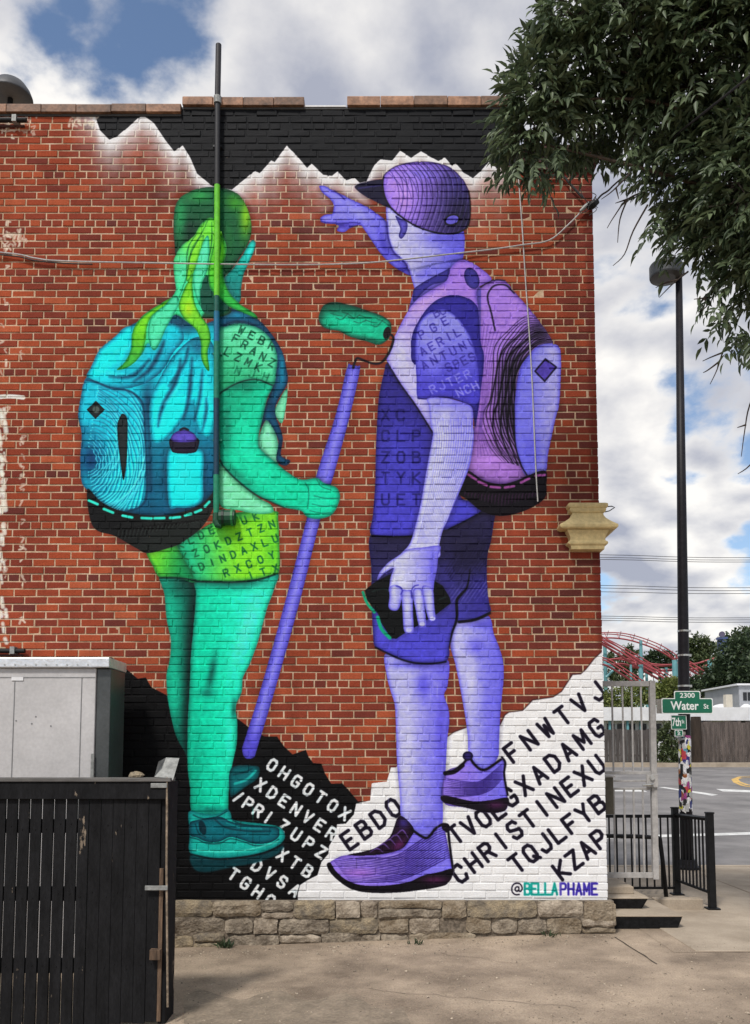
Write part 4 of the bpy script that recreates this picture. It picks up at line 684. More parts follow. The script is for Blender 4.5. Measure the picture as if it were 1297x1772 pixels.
for k in range(5200):
    px, py = random.uniform(280, 1330), random.uniform(1632, 1790)
    if random.random() < 0.35: px = random.uniform(285, 1070); py = 1646 - (px - 300) * 0.039 + abs(random.gauss(0, 9))
    p = G(px, py); 
    if p.y > -0.12 and p.x < 2.3: continue
    s_ = random.uniform(0.0012, 0.004) * (2.6 if random.random() < 0.06 else 1); a = random.uniform(0, 6.28); c, d = math.cos(a) * s_, math.sin(a) * s_
    z = p.z + (0.012 if p.x > 2.5 and p.y > -0.7 else 0.002)
    mb.add([(p.x + c*1.7, p.y + d*1.7, z), (p.x - d, p.y + c, z), (p.x - c*1.6, p.y - d*1.6, z), (p.x + d, p.y - c, z), (p.x, p.y, z + s_ * 0.9)], [(0,1,4),(1,2,4),(2,3,4),(3,0,4)])
lit_ = part('litter', mb, M_lit, None, kind='stuff'); lit_['label'] = 'small stones and dry litter scattered over the paving'; lit_['category'] = 'litter'

# ================================================================== the brick building
Z_BASE = P(700, 1554.5, 0).z; XR = P(1046, 1300, 0).x; XL = -4.7
COURSE = 0.0683; XSTEP = P(896, 285, 0).x; ZLOW = P(960, 289, 0).z
def ztop(x):
    if x > XSTEP: return ZLOW
    return P(160, 189, 0).z if x < P(314, 180, 0).x else P(450, 180, 0).z
NROW = int((ztop(0.3) - Z_BASE) / COURSE)
bld = root('brick_building', 'red brick building whose side wall carries a mural of two hikers', 'building', (-1.3, 2.0, -0.05))
YB = 4.1
core = MB(); ZT1 = Z_BASE + NROW * COURSE; nl = int((ZLOW - Z_BASE) / COURSE); ZT2 = Z_BASE + nl * COURSE
ZT0 = ZT1 - COURSE; XC = P(314, 180, 0).x
core.box(XL, XC, 0.0055, YB, -0.3, ZT0 - 0.004); core.box(XC, XSTEP, 0.0055, YB, -0.3, ZT1 - 0.004); core.box(XSTEP, XR - 0.006, 0.0055, YB, -0.3, ZT2 - 0.004)
wall = part('wall', core, M_mortar, bld); wall['label'] = 'brick side wall painted with a green hiker and a violet hiker below black peaks'
# every brick of the painted side
allb = []; hphase = round((P(600, 1187, 0).z - Z_BASE) / COURSE - 0.5) % 7
for r in range(NROW):
    z0 = Z_BASE + r * COURSE + random.uniform(-0.001, 0.001); header = (r % 7 == hphase)
    pitch = 0.1025 if header else 0.205; off = (0.0 if r % 2 else 0.5) * 0.205 + (random.uniform(-0.01, 0.01)); x = XL - off
    if header: x = XL - 0.05
    while x < XR:
        wq = pitch + random.uniform(-0.006, 0.006); xa, xb = x + 0.0055, x + wq - 0.0065; x += wq
        if xb > XR - 0.055: xb = XR - random.uniform(0, 0.004); x = XR + 1
        if xa < XL: xa = XL
        if xb - xa < 0.03: continue
        if z0 + COURSE > ztop((xa + xb) / 2) + 0.02: continue
        allb.append((xa, xb, z0 + 0.0055, z0 + COURSE - 0.0055, header))
def brick_geo(b):
    xa, xb, za, zb, hd = b; y = random.gauss(0, 0.0016); ch = random.uniform(0.0025, 0.0045); j = lambda s=0.0012: random.uniform(-s, s); sl = random.gauss(0, 0.0012)
    v = [(xa+ch+j(), y-sl+j(), za+ch+j()), (xb-ch+j(), y+sl+j(), za+ch+j()), (xb-ch+j(), y+sl+j(), zb-ch+j()), (xa+ch+j(), y-sl+j(), zb-ch+j()),
         (xa+j(), y+0.004, za+j()), (xb+j(), y+0.004, za+j()), (xb+j(), y+0.004, zb+j()), (xa+j(), y+0.004, zb+j()),
         (xa, 0.03, za), (xb, 0.03, za), (xb, 0.03, zb), (xa, 0.03, zb)]
    f = [(0,1,2,3)] + [(4+i, 4+(i+1)%4, (i+1)%4, i) for i in range(4)] + [(8+i, 8+(i+1)%4, 4+(i+1)%4, 4+i) for i in range(4)]
    t = random.gauss(0.5, 0.15)
    q = random.random()
    if q < 0.045: t = random.uniform(0.0, 0.25)
    elif q < 0.19: t = random.uniform(0.75, 1.0)
    if hd: t -= 0.06
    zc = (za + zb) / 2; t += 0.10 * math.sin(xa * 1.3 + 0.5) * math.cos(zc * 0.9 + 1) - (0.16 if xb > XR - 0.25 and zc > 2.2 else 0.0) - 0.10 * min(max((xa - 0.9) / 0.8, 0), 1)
    return v, f, min(max(t, 0), 1)
def setTone(me, tones):
    at = me.attributes.new('tone', 'FLOAT', 'POINT'); at.data.foreach_set('value', tones)
def vis(b):
    cx, cz = (b[0] + b[1]) / 2, (b[2] + b[3]) / 2
    hide = (cx < -1.75 and cz < 2.45) or cx < -3.3
    return (math.hypot(cx * 0.8, cz - 1.9) + (100 if hide or b[4] else 0))
order = sorted(range(len(allb)), key=lambda i: vis(allb[i])); near_set = set(order[:300])
rest = MB(); tones = []
for i, b in enumerate(allb):
    v, f, t = brick_geo(b)
    if i in near_set:
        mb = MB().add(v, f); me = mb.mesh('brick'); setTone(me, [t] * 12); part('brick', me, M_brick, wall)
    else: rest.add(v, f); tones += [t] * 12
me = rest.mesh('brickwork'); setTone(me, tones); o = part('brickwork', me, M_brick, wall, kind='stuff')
# foundation of rough stones
fnd = MB(); YF = -0.055; XF = P(1066, 1585, YF).x
fnd.box(XL, XF - 0.02, YF, 0.03, -0.35, Z_BASE - 0.012); fnd.box(XR - 0.02, XF - 0.02, 0.03, YB, -0.35, Z_BASE - 0.015)
fnd = part('foundation', fnd, M_bed, bld)
from mathutils import noise as mnoise
def rough_stone(xa, xb, za, zb, y, amp=0.010):
    nx, nz = min(12, max(4, int((xb - xa) / 0.035))), min(6, max(4, int((zb - za) / 0.028))); mb = MB(); off = Vector((random.uniform(0, 50), 0, random.uniform(0, 50))); bul = random.uniform(0.002, 0.016); tx, tz = random.gauss(0, 0.04), random.gauss(0, 0.08)
    for j in range(nz + 1):
        for i in range(nx + 1):
            u, v = i / nx, j / nz; e = min(u, 1 - u, v, 1 - v); x = xa + (xb - xa) * u; z = za + (zb - za) * v
            q = Vector((x, 0, z)) + off; wv = mnoise.noise(q * 14) * 0.012; wz = mnoise.noise(q * 14 + Vector((7, 7, 7))) * 0.010
            if (u in (0, 1)) and (v in (0, 1)): x += (0.5 - u) * 0.03 * random.random(); z += (0.5 - v) * 0.03 * random.random()
            d = y - 0.004 - (bul if e > 0.01 else 0) - 0.018 * max(0, mnoise.noise(q * 9) + 0.35) - 0.007 * mnoise.noise(q * 31) - tx * (u - 0.5) * (xb - xa) - tz * (v - 0.5) * (zb - za)
            mb.v.append((x + wv, d, z + wz))
    W_ = nx + 1
    mb.f = [(j*W_+i, j*W_+i+1, (j+1)*W_+i+1, (j+1)*W_+i) for j in range(nz) for i in range(nx)]
    ring = [i for i in range(W_)] + [j*W_+nx for j in range(1, nz+1)] + [nz*W_+i for i in range(nx-1, -1, -1)] + [j*W_ for j in range(nz-1, 0, -1)]
    o_ = len(mb.v); mb.v += [(mb.v[k][0], y + 0.03, mb.v[k][2]) for k in ring]; n_ = len(ring)
    mb.f += [(ring[(k+1) % n_], ring[k], o_ + k, o_ + (k+1) % n_) for k in range(n_)]
    return mb
M_stones = [M_stone, M_stone2, pmat('tan_sandstone', (0.27, 0.20, 0.125), 0.4, 8, 0.95, 0.8, c2=(0.23, 0.19, 0.14), fine=50, bdist=0.02), pmat('brown_sandstone', (0.19, 0.15, 0.11), 0.4, 8, 0.95, 0.8, c2=(0.25, 0.21, 0.16), fine=50, bdist=0.02)]
cuts = [Z_BASE - 0.005, Z_BASE - 0.155, Z_BASE - 0.29, Z_BASE - 0.42, Z_BASE - 0.53]
for r in range(4):
    x = -3.0 + random.uniform(0, 0.1)
    while x < XF - 0.06:
        L_ = random.choice((0.16, 0.24, 0.32, 0.42, 0.55)) * random.uniform(0.85, 1.15)
        if r == 0 and x > 0.95: L_ = max(L_, 0.4)
        xb = min(x + L_, XF - 0.005)
        if XF - xb < 0.09: xb = XF - 0.005
        zb, za = cuts[r] - (random.uniform(0, 0.006) if r == 0 else random.uniform(-0.012, 0.016)), cuts[r+1] + random.uniform(-0.004, 0.014)
        if r == 0 and xb > XF - 0.1 : za -= 0.03
        if zb > gz(x, 0) + 0.03 and random.random() > 0.05:
            split = r < 3 and random.random() < 0.22 and xb - x > 0.18
            if split:
                zm = (za + zb) / 2 + random.uniform(-0.02, 0.02)
                for q in ((za, zm - 0.003), (zm + 0.003, zb)): part('stone', rough_stone(x + 0.003, xb - 0.004, q[0], q[1], YF - random.uniform(0, 0.012)), random.choice(M_stones), fnd, smooth=False)
            else: part('stone', rough_stone(x + 0.003, xb - 0.004, max(za, gz(x, 0) - 0.06), zb, YF - random.uniform(0, 0.015)), random.choice(M_stones), fnd)
        x = xb + random.uniform(0.001, 0.006)
# parapet with coping tiles
par = MB(); par.box(XL, XC - 0.002, -0.004, 0.30, ZT0 - 0.002, ZT0 + 0.018); par.box(XC, XSTEP, -0.004, 0.30, ZT1 - 0.002, ZT1 + 0.018)
par = part('parapet_bed', par, M_roof, bld)
def coping(px0, px1, n, zt, hgt):
    xa, xb = P(px0, 175, -0.03).x, P(px1, 175, -0.03).x
    for i in range(n):
        a, b = xa + (xb - xa) * i / n + 0.002, xa + (xb - xa) * (i + 1) / n - 0.002; dz = random.uniform(-0.004, 0.004)
        prof = [(-0.035, zt), (-0.035, zt + hgt * 0.78), (-0.02, zt + hgt * 0.93), (0.06, zt + hgt), (0.14, zt + hgt * 1.1), (0.24, zt + hgt), (0.335, zt + hgt * 0.8), (0.335, zt)]
        mb = MB(); n_ = len(prof); mb.v = [(a, y, z + dz) for y, z in prof] + [(b, y, z + dz) for y, z in prof]
        mb.f = [tuple(reversed(range(n_))), tuple(range(n_, 2*n_))] + [(k, (k+1) % n_, n_ + (k+1) % n_, n_ + k) for k in range(n_)]
        mb.f = [tuple(reversed(f_)) for f_ in mb.f]; part('coping_tile', mb, random.choice((M_tile, M_tile2)), par, bevel=0.004)
coping(-230, 313, 9, ZT0 + 0.018, 0.095); coping(315, 526, 4, ZT1 + 0.018, 0.098); coping(600, 890, 5, ZT1 + 0.018, 0.108)
gapb = MB().box(P(528, 170, 0).x, P(598, 170, 0).x, -0.01, 0.30, ZT1 + 0.0185, ZT1 + 0.032); part('flashing', gapb, M_white, par)
rf = MB().box(XL + 0.02, XSTEP - 0.02, 0.32, YB - 0.02, ZT0 - 0.4, ZT0 - 0.38); part('roof', rf, M_roof, bld)
corn = MB().box(XSTEP + 0.01, XR + 0.015, -0.03, 0.3, ZT2 - 0.002, ZT2 + 0.05); corn.box(XSTEP + 0.01, XR + 0.04, -0.055, 0.3, ZT2 + 0.052, ZT2 + 0.12); corn.box(XSTEP + 0.01, XR + 0.07, -0.085, 0.32, ZT2 + 0.122, ZT2 + 0.20)
part('corner_ledge', corn, M_dbrick, bld)
# cream moulding of the shopfront cornice that wraps the corner
sc_ = root('cornice_end', 'cream painted moulded cornice end capping the corner of the brick wall', 'cornice', tuple(P(1015, 910, 0.1)))
prof = [(968 + 0, 0)]
steps = [(983,1047,874,884), (986,1046,884,892), (988,1044,892,898)]
cx_ = P(1015, 900, -0.1).x; ys0 = -0.10
def mould(rows, y0):                    # rows of (half width px, y px) swept round a square plan
    mb = MB(); ctr = 1015.0; rows = list(rows)
    for hw, py in rows:
        a = P(ctr - hw, py, y0); b = P(ctr + hw, py, y0); h = (b.x - a.x) / 2; c = (a.x + b.x) / 2; yf = -0.02 - h * 0.45
        mb.v += [(c - h, yf, a.z), (c + h, yf, a.z), (c + h, 0.6, a.z), (c - h, 0.6, a.z)]
    m_ = len(rows)
    mb.f = [(i*4 + (k+1) % 4, i*4 + k, (i+1)*4 + k, (i+1)*4 + (k+1) % 4) for i in range(m_-1) for k in range(4)]; mb.f += [(0,1,2,3), tuple(reversed(range((m_-1)*4, m_*4)))]
    return mb
part('cap', mould([(31,872),(34,873.5),(34.5,877),(33,880),(30.5,881.5),(31.5,884),(30,887),(27.5,889)], -0.05), M_cream, sc_, bevel=0.003)
part('bell', mould([(26.5,889.2),(27.5,893),(31,898),(36,902),(41,905.5),(46,908.5),(49.5,910.5),(50,911.5),(50,914.5),(48.5,916.5),(44,918)], -0.05), M_cream, sc_, bevel=0.003)
part('neck', mould([(36,918.3),(35.5,921),(33,925),(30.8,930),(30,935),(30.5,937),(33.5,938.5),(34.5,940.5),(34,943),(31,944.5),(29,946),(28.5,952)], -0.05), M_cream, sc_, bevel=0.003)
hk = MB().tube([P(1046, 877, 0.05), P(1058, 876, 0.05), P(1063, 878, 0.05), P(1054, 884, 0.05), P(1046, 886, 0.05)], 0.005, 6); part('wire_hook', hk, M_cabled, sc_)

# ---- vent pipe painted with the wall
YP = -0.06
vp = root('vent_pipe', 'tall vent pipe up the wall, painted black above and green below', 'pipe', tuple(P(374, 885, YP)))
def pcol(n, c, r=0.55): return pmat(n, srgb(c), 0.18, 12, r, 0.1)
PIPE = [(78, 168, 378, 376.3, 0.027, pcol('pipe_black', (34, 32, 36))), (168, 180, 376.3, 376.2, 0.036, M_galv), (180, 321, 376.2, 375.6, 0.026, pcol('pipe_black2', (30, 30, 34))), (321, 513, 375.6, 374.8, 0.026, pcol('pipe_green', (96, 190, 36))),
        (513, 540, 374.8, 374.7, 0.026, pcol('pipe_dkgreen', (10, 84, 72))), (540, 592, 374.7, 374.5, 0.026, pcol('pipe_blue', (10, 104, 140))), (592, 690, 374.5, 374.2, 0.026, pcol('pipe_teal', (12, 118, 96))), (690, 822, 374.2, 374, 0.026, pcol('pipe_navy', (10, 52, 74))), (822, 892, 374, 374, 0.026, pcol('pipe_teal2', (24, 128, 96)))]
for y0, y1, xa, xb, r_, m_ in PIPE:
    a, b = P(xa, y0, YP), P(xb, y1, YP); part('pipe_section', MB().tube([a, b], r_, 14), m_, vp, smooth=False)
M_fit = pcol('fitting_paint', (16, 70, 46))
e = P(374, 892, YP); part('elbow', MB().tube([e + Vector((0, 0, 0.02)), e + Vector((0, 0, -0.05)), e + Vector((0.015, 0.0, -0.085)), e + Vector((0.05, 0, -0.095))], [0.031, 0.034, 0.034, 0.03], 14), M_fit, vp)
part('fitting', MB().tube([e + Vector((0.03, 0, -0.02)), e + Vector((0.17, 0.0, -0.02))], 0.07, 12), M_fit, vp); part('fitting_band', MB().tube([e + Vector((0.055, 0, -0.02)), e + Vector((0.075, 0, -0.02))], 0.077, 12), pcol('fitting_band', (10, 34, 24)), vp); part('fitting_band', MB().tube([e + Vector((0.135, 0, -0.02)), e + Vector((0.155, 0, -0.02))], 0.077, 12), pcol('fitting_band2', (40, 120, 70)), vp)
for py in (250, 400, 610, 760): a = P(375, py, YP); part('pipe_strap', MB().box(a.x - 0.04, a.x + 0.04, -0.004, YP + 0.02, a.z - 0.009, a.z + 0.009), PIPE[2 if py < 320 else 3 if py < 500 else 6][5], vp)
# ---- cables
def cable(name, label, pts, r_, m_, Y=-0.03, n=6):
    q = []
    for p in pts: q.append(P(p[0], p[1], p[2] if len(p) > 2 else Y))
    a = np.array([tuple(v) for v in q]); a = spline(a, False, 5) if len(a) > 2 else a
    return tag(part(name, MB().tube([Vector(v) for v in a], r_, n), m_), label, 'cable')
cable('service_cable', 'grey cable strung across the whole mural to the right corner', [(-260,420),(0,437),(60,447),(110,452),(300,456),(500,458.5),(620,456),(700,449,-0.05),(770,441),(850,432),(905,424),(950,416),(985,387),(1012,359)], 0.0068, M_cable, -0.032)
cable('vertical_cable', 'pale cable running down the wall over the violet rucksack', [(895,290),(899,340),(904,410),(909,490),(914,560),(920,660),(926,800),(930,868)], 0.006, M_cable, -0.018)
cable('lead_cable', 'short black cable under the leaves at the wall top', [(905,290),(915,301),(945,304),(972,305),(985,318),(1008,343)], 0.011, M_cabled, -0.03)
cable('dark_cable', 'thin dark cable lying just under the grey one at the left end', [(-260,426),(0,441),(60,451),(112,456),(160,457.5)], 0.006, M_cabled, -0.028)
ins = root('service_bracket', 'grey cable bracket with loose black wires at the wall corner', 'bracket', tuple(P(1022, 352, -0.05)))
part('clamp', MB().tube([P(1003, 366, -0.05), P(1010, 360, -0.05), P(1018, 352, -0.05)], [0.011, 0.02, 0.016], 10), M_galv, ins)
c0 = P(1026, 354, -0.05); part('insulator', MB().tube([c0 + Vector((-0.05, 0, -0.035)), c0 + Vector((-0.02, 0, -0.012)), c0 + Vector((0.0, 0, 0.003)), c0 + Vector((0.045, 0, 0.03))], [0.022, 0.038, 0.038, 0.02], 10), M_blk, ins)
for k in range(9):
    a = P(1024 + random.uniform(-6, 4), 352 + random.uniform(-6, 8), -0.05); b = P(1012 + random.uniform(-14, 26), 340 + random.uniform(-14, 40), -0.05 + random.uniform(-0.05, 0.03)); mid = (a + b) / 2 + Vector((random.uniform(-0.04, 0.05), random.uniform(-0.05, 0), random.uniform(-0.06, 0.03)))
    pts = [Vector(v) for v in spline(np.array([tuple(a), tuple(mid), tuple(b)]), False, 4)]; part('loose_wire', MB().tube(pts, 0.0035, 5), random.choice((M_cabled, M_twig)), ins)
cable('overhead_cable', 'black overhead cable leaving the wall corner towards the tree', [(1028,352,-0.05),(1040,338,-0.1),(1052,330,-0.25),(1080,305,-0.6),(1300,130,-3.0)], 0.008, M_cabled)
# rusty stubs and roof dish at the left edge
def stub(label, px0, px1, py, rise):
    t = root('conduit_stub', label, 'conduit', tuple(P((px0 + px1) / 2, py, -0.04))); a, b = P(px0, py, -0.045), P(px1, py, -0.045)
    part('tube', MB().tube([a, b], 0.022, 10), M_blk, t); c = P(px1 - 20, py, -0.045); part('clip', MB().box(c.x - 0.02, c.x + 0.02, -0.075, -0.004, c.z - 0.03, c.z + 0.035), M_galv, t)
    c = P(px1 - 20, py, -0.045); part('rail', MB().box(a.x, b.x - 0.03, -0.02, -0.004, a.z - 0.045, a.z - 0.03), M_dbrick, t)
stub('black conduit stub clipped to the wall just below the coping', -60, 46, 208, 0); stub('black conduit stub clipped to the wall just above the metal cabinet', -60, 43, 1126, 0)
dp = P(18, 165, 1.3); ds = root('roof_dish', 'dark round dish peeking over the parapet at top left', 'dish', (dp.x, dp.y, ZT0 - 0.38))
part('bowl', MB().lathe((dp.x, dp.y, ZT0 - 0.38 + 0.5), [(0.24, 0.0), (0.235, 0.03), (0.21, 0.09), (0.16, 0.16), (0.09, 0.205), (0.02, 0.22)], 28), pmat('dish_grey', (0.06, 0.062, 0.068), 0.15, 6, 0.5, 0.05), ds, smooth=True)
zt = P(18, 139, 1.3).z; ds.children[0].location.z += zt - (ZT0 - 0.38 + 0.72); part('mast', MB().tube([(dp.x, dp.y, ZT0 - 0.379), (dp.x, dp.y, zt - 0.10)], 0.03, 10), M_blk, ds)

# ================================================================== left: board fence and metal cabinet
YFN = -2.2
zf = lambda x: gz(x, YFN)
fn = root('board_fence', 'black painted board fence panel with worn chips at the lower left', 'fence', (-2.1, YFN, zf(-2.1)))
XE = P(272, 1700, YFN).x; ZTF = P(150, 1349, YFN).z
bw = 20.0 * 5.6 / 1500; x = XE - bw * 24; k = 0
while x < XE - 0.01:
    g = 0.0075 if x < P(150, 1500, YFN).x else 0.0015
    mb = MB(); xa, xb = x + g/2, x + bw - g/2; zb = zf(x) + random.uniform(0.006, 0.025); yj = random.uniform(-0.002, 0.002)
    mb.v = [(xa + random.uniform(-0.001, 0.001), YFN + yj, zb), (xb, YFN + yj, zb + random.uniform(-0.004, 0.004)), (xb, YFN + 0.018 + yj, zb), (xa, YFN + 0.018 + yj, zb), (xa, YFN + yj, ZTF - 0.07), (xb, YFN + yj, ZTF - 0.07), (xb, YFN + 0.018 + yj, ZTF - 0.07), (xa, YFN + 0.018 + yj, ZTF - 0.07)]
    mb.f = [(0,3,2,1),(4,5,6,7),(0,1,5,4),(1,2,6,5),(2,3,7,6),(3,0,4,7)]
    bo = part('board', mb, M_black, fn, bevel=0.002); x += bw; k += 1
    for zn in (0.30, 0.74, 1.16): part('nail_head', MB().lathe(((xa + xb) / 2 + random.uniform(-.008, .008), YFN + yj - 0.0015, zn + random.uniform(-.022, .022)), [(0.003, -0.003), (0.003, 0.003)], 6), M_blk, bo)
XS = XE - bw * 24
part('top_rail', MB().box(XS, XE + 0.055, YFN - 0.024, YFN - 0.003, ZTF - 0.12, ZTF - 0.012), M_black, fn, bevel=0.003)
part('cap_board', MB().box(XS, XE + 0.065, YFN - 0.035, YFN + 0.10, ZTF - 0.011, ZTF + 0.012), pmat('grey_cap', (0.10, 0.095, 0.09), 0.3, 10, 0.8, 0.3, stretch=(0.15, 1, 1)), fn, bevel=0.003)
for zr in (0.26, 0.70, 1.12): part('back_rail', MB().box(XS, XE - 0.005, YFN + 0.021, YFN + 0.06, zr, zr + 0.085), M_black, fn)
part('end_post', MB().box(XE + 0.004, XE + 0.05, YFN + 0.012, YFN + 0.24, zf(XE) - 0.05, ZTF - 0.013), M_black, fn, bevel=0.003)
part('torn_edge', MB().box(XE + 0.0, XE + 0.024, YFN - 0.002, YFN + 0.011, zf(XE) + 0.02, ZTF - 0.55), M_wood, fn, bevel=0.002)
a = P(289, 1345, YFN - 0.02); b = P(290, 1742, YFN - 0.02); part('steel_rod', MB().tube([a, P(288, 1500, YFN - 0.02), b], 0.007, 8), pmat('rusty_rod', (0.28, 0.22, 0.16), 0.4, 30, 0.6, 0.2, metal=0.4), fn)
for py, xa, xb in ((1359, 261, 289), (1536, 251, 290)):
    q0, q1_ = P(xa, py - 4, YFN - 0.027), P(xb, py + 4, YFN - 0.027); part('hinge_strap', MB().box(q0.x, q1_.x, YFN - 0.034, YFN - 0.026, q1_.z, q0.z), M_galv, fn, bevel=0.002)
q0, q1_ = P(262, 1640, YFN), P(280, 1658, YFN); part('block', MB().box(q0.x, q1_.x, YFN - 0.05, YFN - 0.004, q1_.z, q0.z), M_wood, fn, bevel=0.004)
ch = MB(); c0_, c1_ = P(268, 1345, YFN), P(309, 1312, YFN + 0.05)
ch.v = [tuple(P(267, 1344, YFN)), tuple(P(293, 1346, YFN)), tuple(P(310, 1312, YFN + 0.12)), tuple(P(287, 1311, YFN + 0.12)), tuple(P(274, 1318, YFN + 0.02)), tuple(P(299, 1350, YFN - 0.01))]
ch.v += [(v[0], v[1] + 0.006, v[2] + 0.002) for v in ch.v]; ch.f = [(0,1,2,3), (9,8,7,6), (0,3,4), (10,9,6), (1,5,2), (8,11,7), (0,6,7,1), (3,2,8,9)]
part('metal_flap', ch, M_galv, fn)
rk = P(236, 1340, YFN + 0.05); mb = MB().lathe((rk.x, rk.y, ZTF + 0.011), [(0.045, 0), (0.05, 0.012), (0.03, 0.03), (0.008, 0.036)], 7); mb.v = [(v[0] + random.uniform(-.008, .008), v[1], v[2] + random.uniform(0, .006)) for v in mb.v]
tag(part('loose_rock', mb, M_stone2), 'small grey rock lying on top of the black fence', 'rock')
# cabinet
YC0, YC1 = -0.72, -0.29; xr = P(165, 1200, YC0).x; zc1 = P(100, 1156, YC0).z; zl = P(100, 1138, YC0).z
cb_ = root('metal_cabinet', 'large grey sheet metal cabinet with bright lid behind the black fence', 'cabinet', (-3.2, -0.5, gz(-3.2, 0)))
part('body', MB().box(-4.55, xr, YC0, YC1, gz(-3.2, 0) - 0.02, zc1), M_cab, cb_, bevel=0.006)
part('lid', MB().box(-4.6, xr + 0.03 + 0.085, YC0 - 0.035, YC1 + 0.03, zc1 + 0.002, zl), M_lid, cb_, bevel=0.008)
for px in (25, 141): a = P(px, 1200, YC0); part('seam', MB().box(a.x - 0.003, a.x + 0.003, YC0 - 0.004, YC0 - 0.0005, 0.2, P(10, 1172, YC0).z), M_cabd, cb_)
a = P(25, 1172, YC0); part('seam', MB().box(-4.5, xr - 0.005, YC0 - 0.0035, YC0 - 0.0005, a.z - 0.003, a.z + 0.003), M_cabd, cb_)
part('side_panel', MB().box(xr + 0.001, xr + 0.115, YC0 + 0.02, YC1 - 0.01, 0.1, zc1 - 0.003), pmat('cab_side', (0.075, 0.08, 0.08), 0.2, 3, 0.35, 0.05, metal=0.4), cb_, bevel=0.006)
a = P(160, 1320, YC0); part('corner_trim', MB().box(a.x - 0.012, a.x + 0.012, YC0 - 0.008, YC0 - 0.0005, 0.8, P(160, 1304, YC0).z), M_galv, cb_)
for k in range(9): a = P(8 + 18 * k, 1150, YC0 - 0.035); part('lid_screw', MB().tube([(a.x, YC0 - 0.04, a.z), (a.x, YC0 - 0.034, a.z)], 0.007, 8), M_steel, cb_)
for px, py in ((55, 1252), (62, 1240), (88, 1256), (28, 1247)): a = P(px, py, YC0); part('rivet', MB().tube([(a.x, YC0 - 0.003, a.z), (a.x, YC0 + 0.002, a.z)], 0.007, 7), M_cabd, cb_)
a = P(30, 1175, YC0); part('torn_tape', MB().box(a.x - 0.045, a.x + 0.05, YC0 - 0.007, YC0 - 0.004, a.z - 0.012, a.z + 0.016), M_white, cb_)

# ================================================================== right: steps, gate, railings
stp = root('entrance_steps', 'two low concrete steps with black painted ends at the building corner', 'steps', (2.6, 0.9, gz(2.6, 0)))
def step(pxr, py0, py1, y0, y1, x0):
    b = P(pxr, py1, y0); a = P(pxr, py0, y0); return x0, b.x, y0, y1, b.z, a.z
Y1 = 0.12
s1 = (XF + 0.004, P(1182, 1600, Y1).x, P(1182, 1584, Y1).z); s2 = (XF + 0.004, P(1122, 1565, Y1 + 0.30).x, P(1122, 1553, Y1 + 0.30).z)
def stepmesh(x0, x1, y0, y1, z0, z1): # a slight batter on the painted end
    mb = MB(); mb.v = [(x0, y0 + 0.02, z0), (x1 - 0.05, y0 + 0.02, z0), (x1 - 0.05, y1, z0), (x0, y1, z0), (x0, y0, z1), (x1, y0, z1), (x1, y1, z1), (x0, y1, z1)]
    mb.f = [(0,3,2,1),(4,5,6,7),(0,1,5,4),(1,2,6,5),(2,3,7,6),(3,0,4,7)]; return mb
zg = 0.03
part('lower_step', stepmesh(s1[0], s1[1] - 0.004, Y1 + 0.004, 1.6, zg, s1[2] - 0.014), M_blkr, stp, bevel=0.008); part('lower_tread', MB().box(s1[0], s1[1], Y1, 1.62, s1[2] - 0.012, s1[2]), M_walk, stp, bevel=0.006)
part('upper_step', stepmesh(s2[0], s2[1] - 0.004, Y1 + 0.304, 1.6, s1[2] + 0.002, s2[2] - 0.014), M_blkr, stp, bevel=0.008); part('upper_tread', MB().box(s2[0], s2[1], Y1 + 0.30, 1.61, s2[2] - 0.012, s2[2]), M_walk, stp, bevel=0.006)
lp = P(1080, 1532, 0.62); part('landing', MB().box(XF + 0.004, P(1096, 1532, 0.62).x, 0.62, 1.6, s2[2] + 0.001, max(s2[2] + 0.05, P(1096, 1534, 0.62).z)), M_walk, stp, bevel=0.006)
ZL = max(s2[2] + 0.05, P(1096, 1534, 0.62).z)
# gate
YG = 0.75
gt = root('metal_gate', 'grey barred steel gate with lock box standing open beside the wall', 'gate', tuple(P(1090, 1518, YG)))
def bar(parent, name, p, q, w_, m, dep=None, Y0=None):
    a, b = Vector(p), Vector(q); d = (b - a); t = d.normalized(); dep = dep or w_
    side = t.cross(Vector((0, 1, 0))).normalized() * (w_ / 2); dv = side.cross(t).normalized() * (dep / 2); mb = MB()
    mb.v = [tuple(a - side - dv), tuple(a + side - dv), tuple(a + side + dv), tuple(a - side + dv), tuple(b - side - dv), tuple(b + side - dv), tuple(b + side + dv), tuple(b - side + dv)]
    mb.f = [(0,3,2,1),(4,5,6,7),(0,1,5,4),(1,2,6,5),(2,3,7,6),(3,0,4,7)]; return part(name, mb, m, parent, bevel=0.003)
bar(gt, 'stile', P(1127, 1178, YG), P(1133.5, 1521, YG), 0.055, M_gate); bar(gt, 'stile', P(1036, 1178, YG), P(1041, 1521, YG), 0.055, M_gate)
for py, w_ in ((1183, 0.052), (1337, 0.03), (1351, 0.018), (1364.5, 0.022), (1514, 0.05)):
    s_ = (py - 1178) / 343; bar(gt, 'rail', P(1036 + 5*s_ + 5, py, YG), P(1127 + 6.5*s_ - 5, py, YG), w_, M_gate, 0.03)
for px in (1058, 1076, 1092, 1108):
    bar(gt, 'bar', P(px, 1187, YG), P(px + 3, 1335, YG), 0.016, M_gate); bar(gt, 'bar', P(px + 3.4, 1366, YG), P(px + 6, 1510, YG), 0.016, M_gate)
lb = P(1127, 1351, YG - 0.03); part('lock_box', MB().box(lb.x - 0.055, lb.x + 0.055, YG - 0.05, YG - 0.0285, lb.z - 0.062, lb.z + 0.062), M_gate, gt, bevel=0.003)
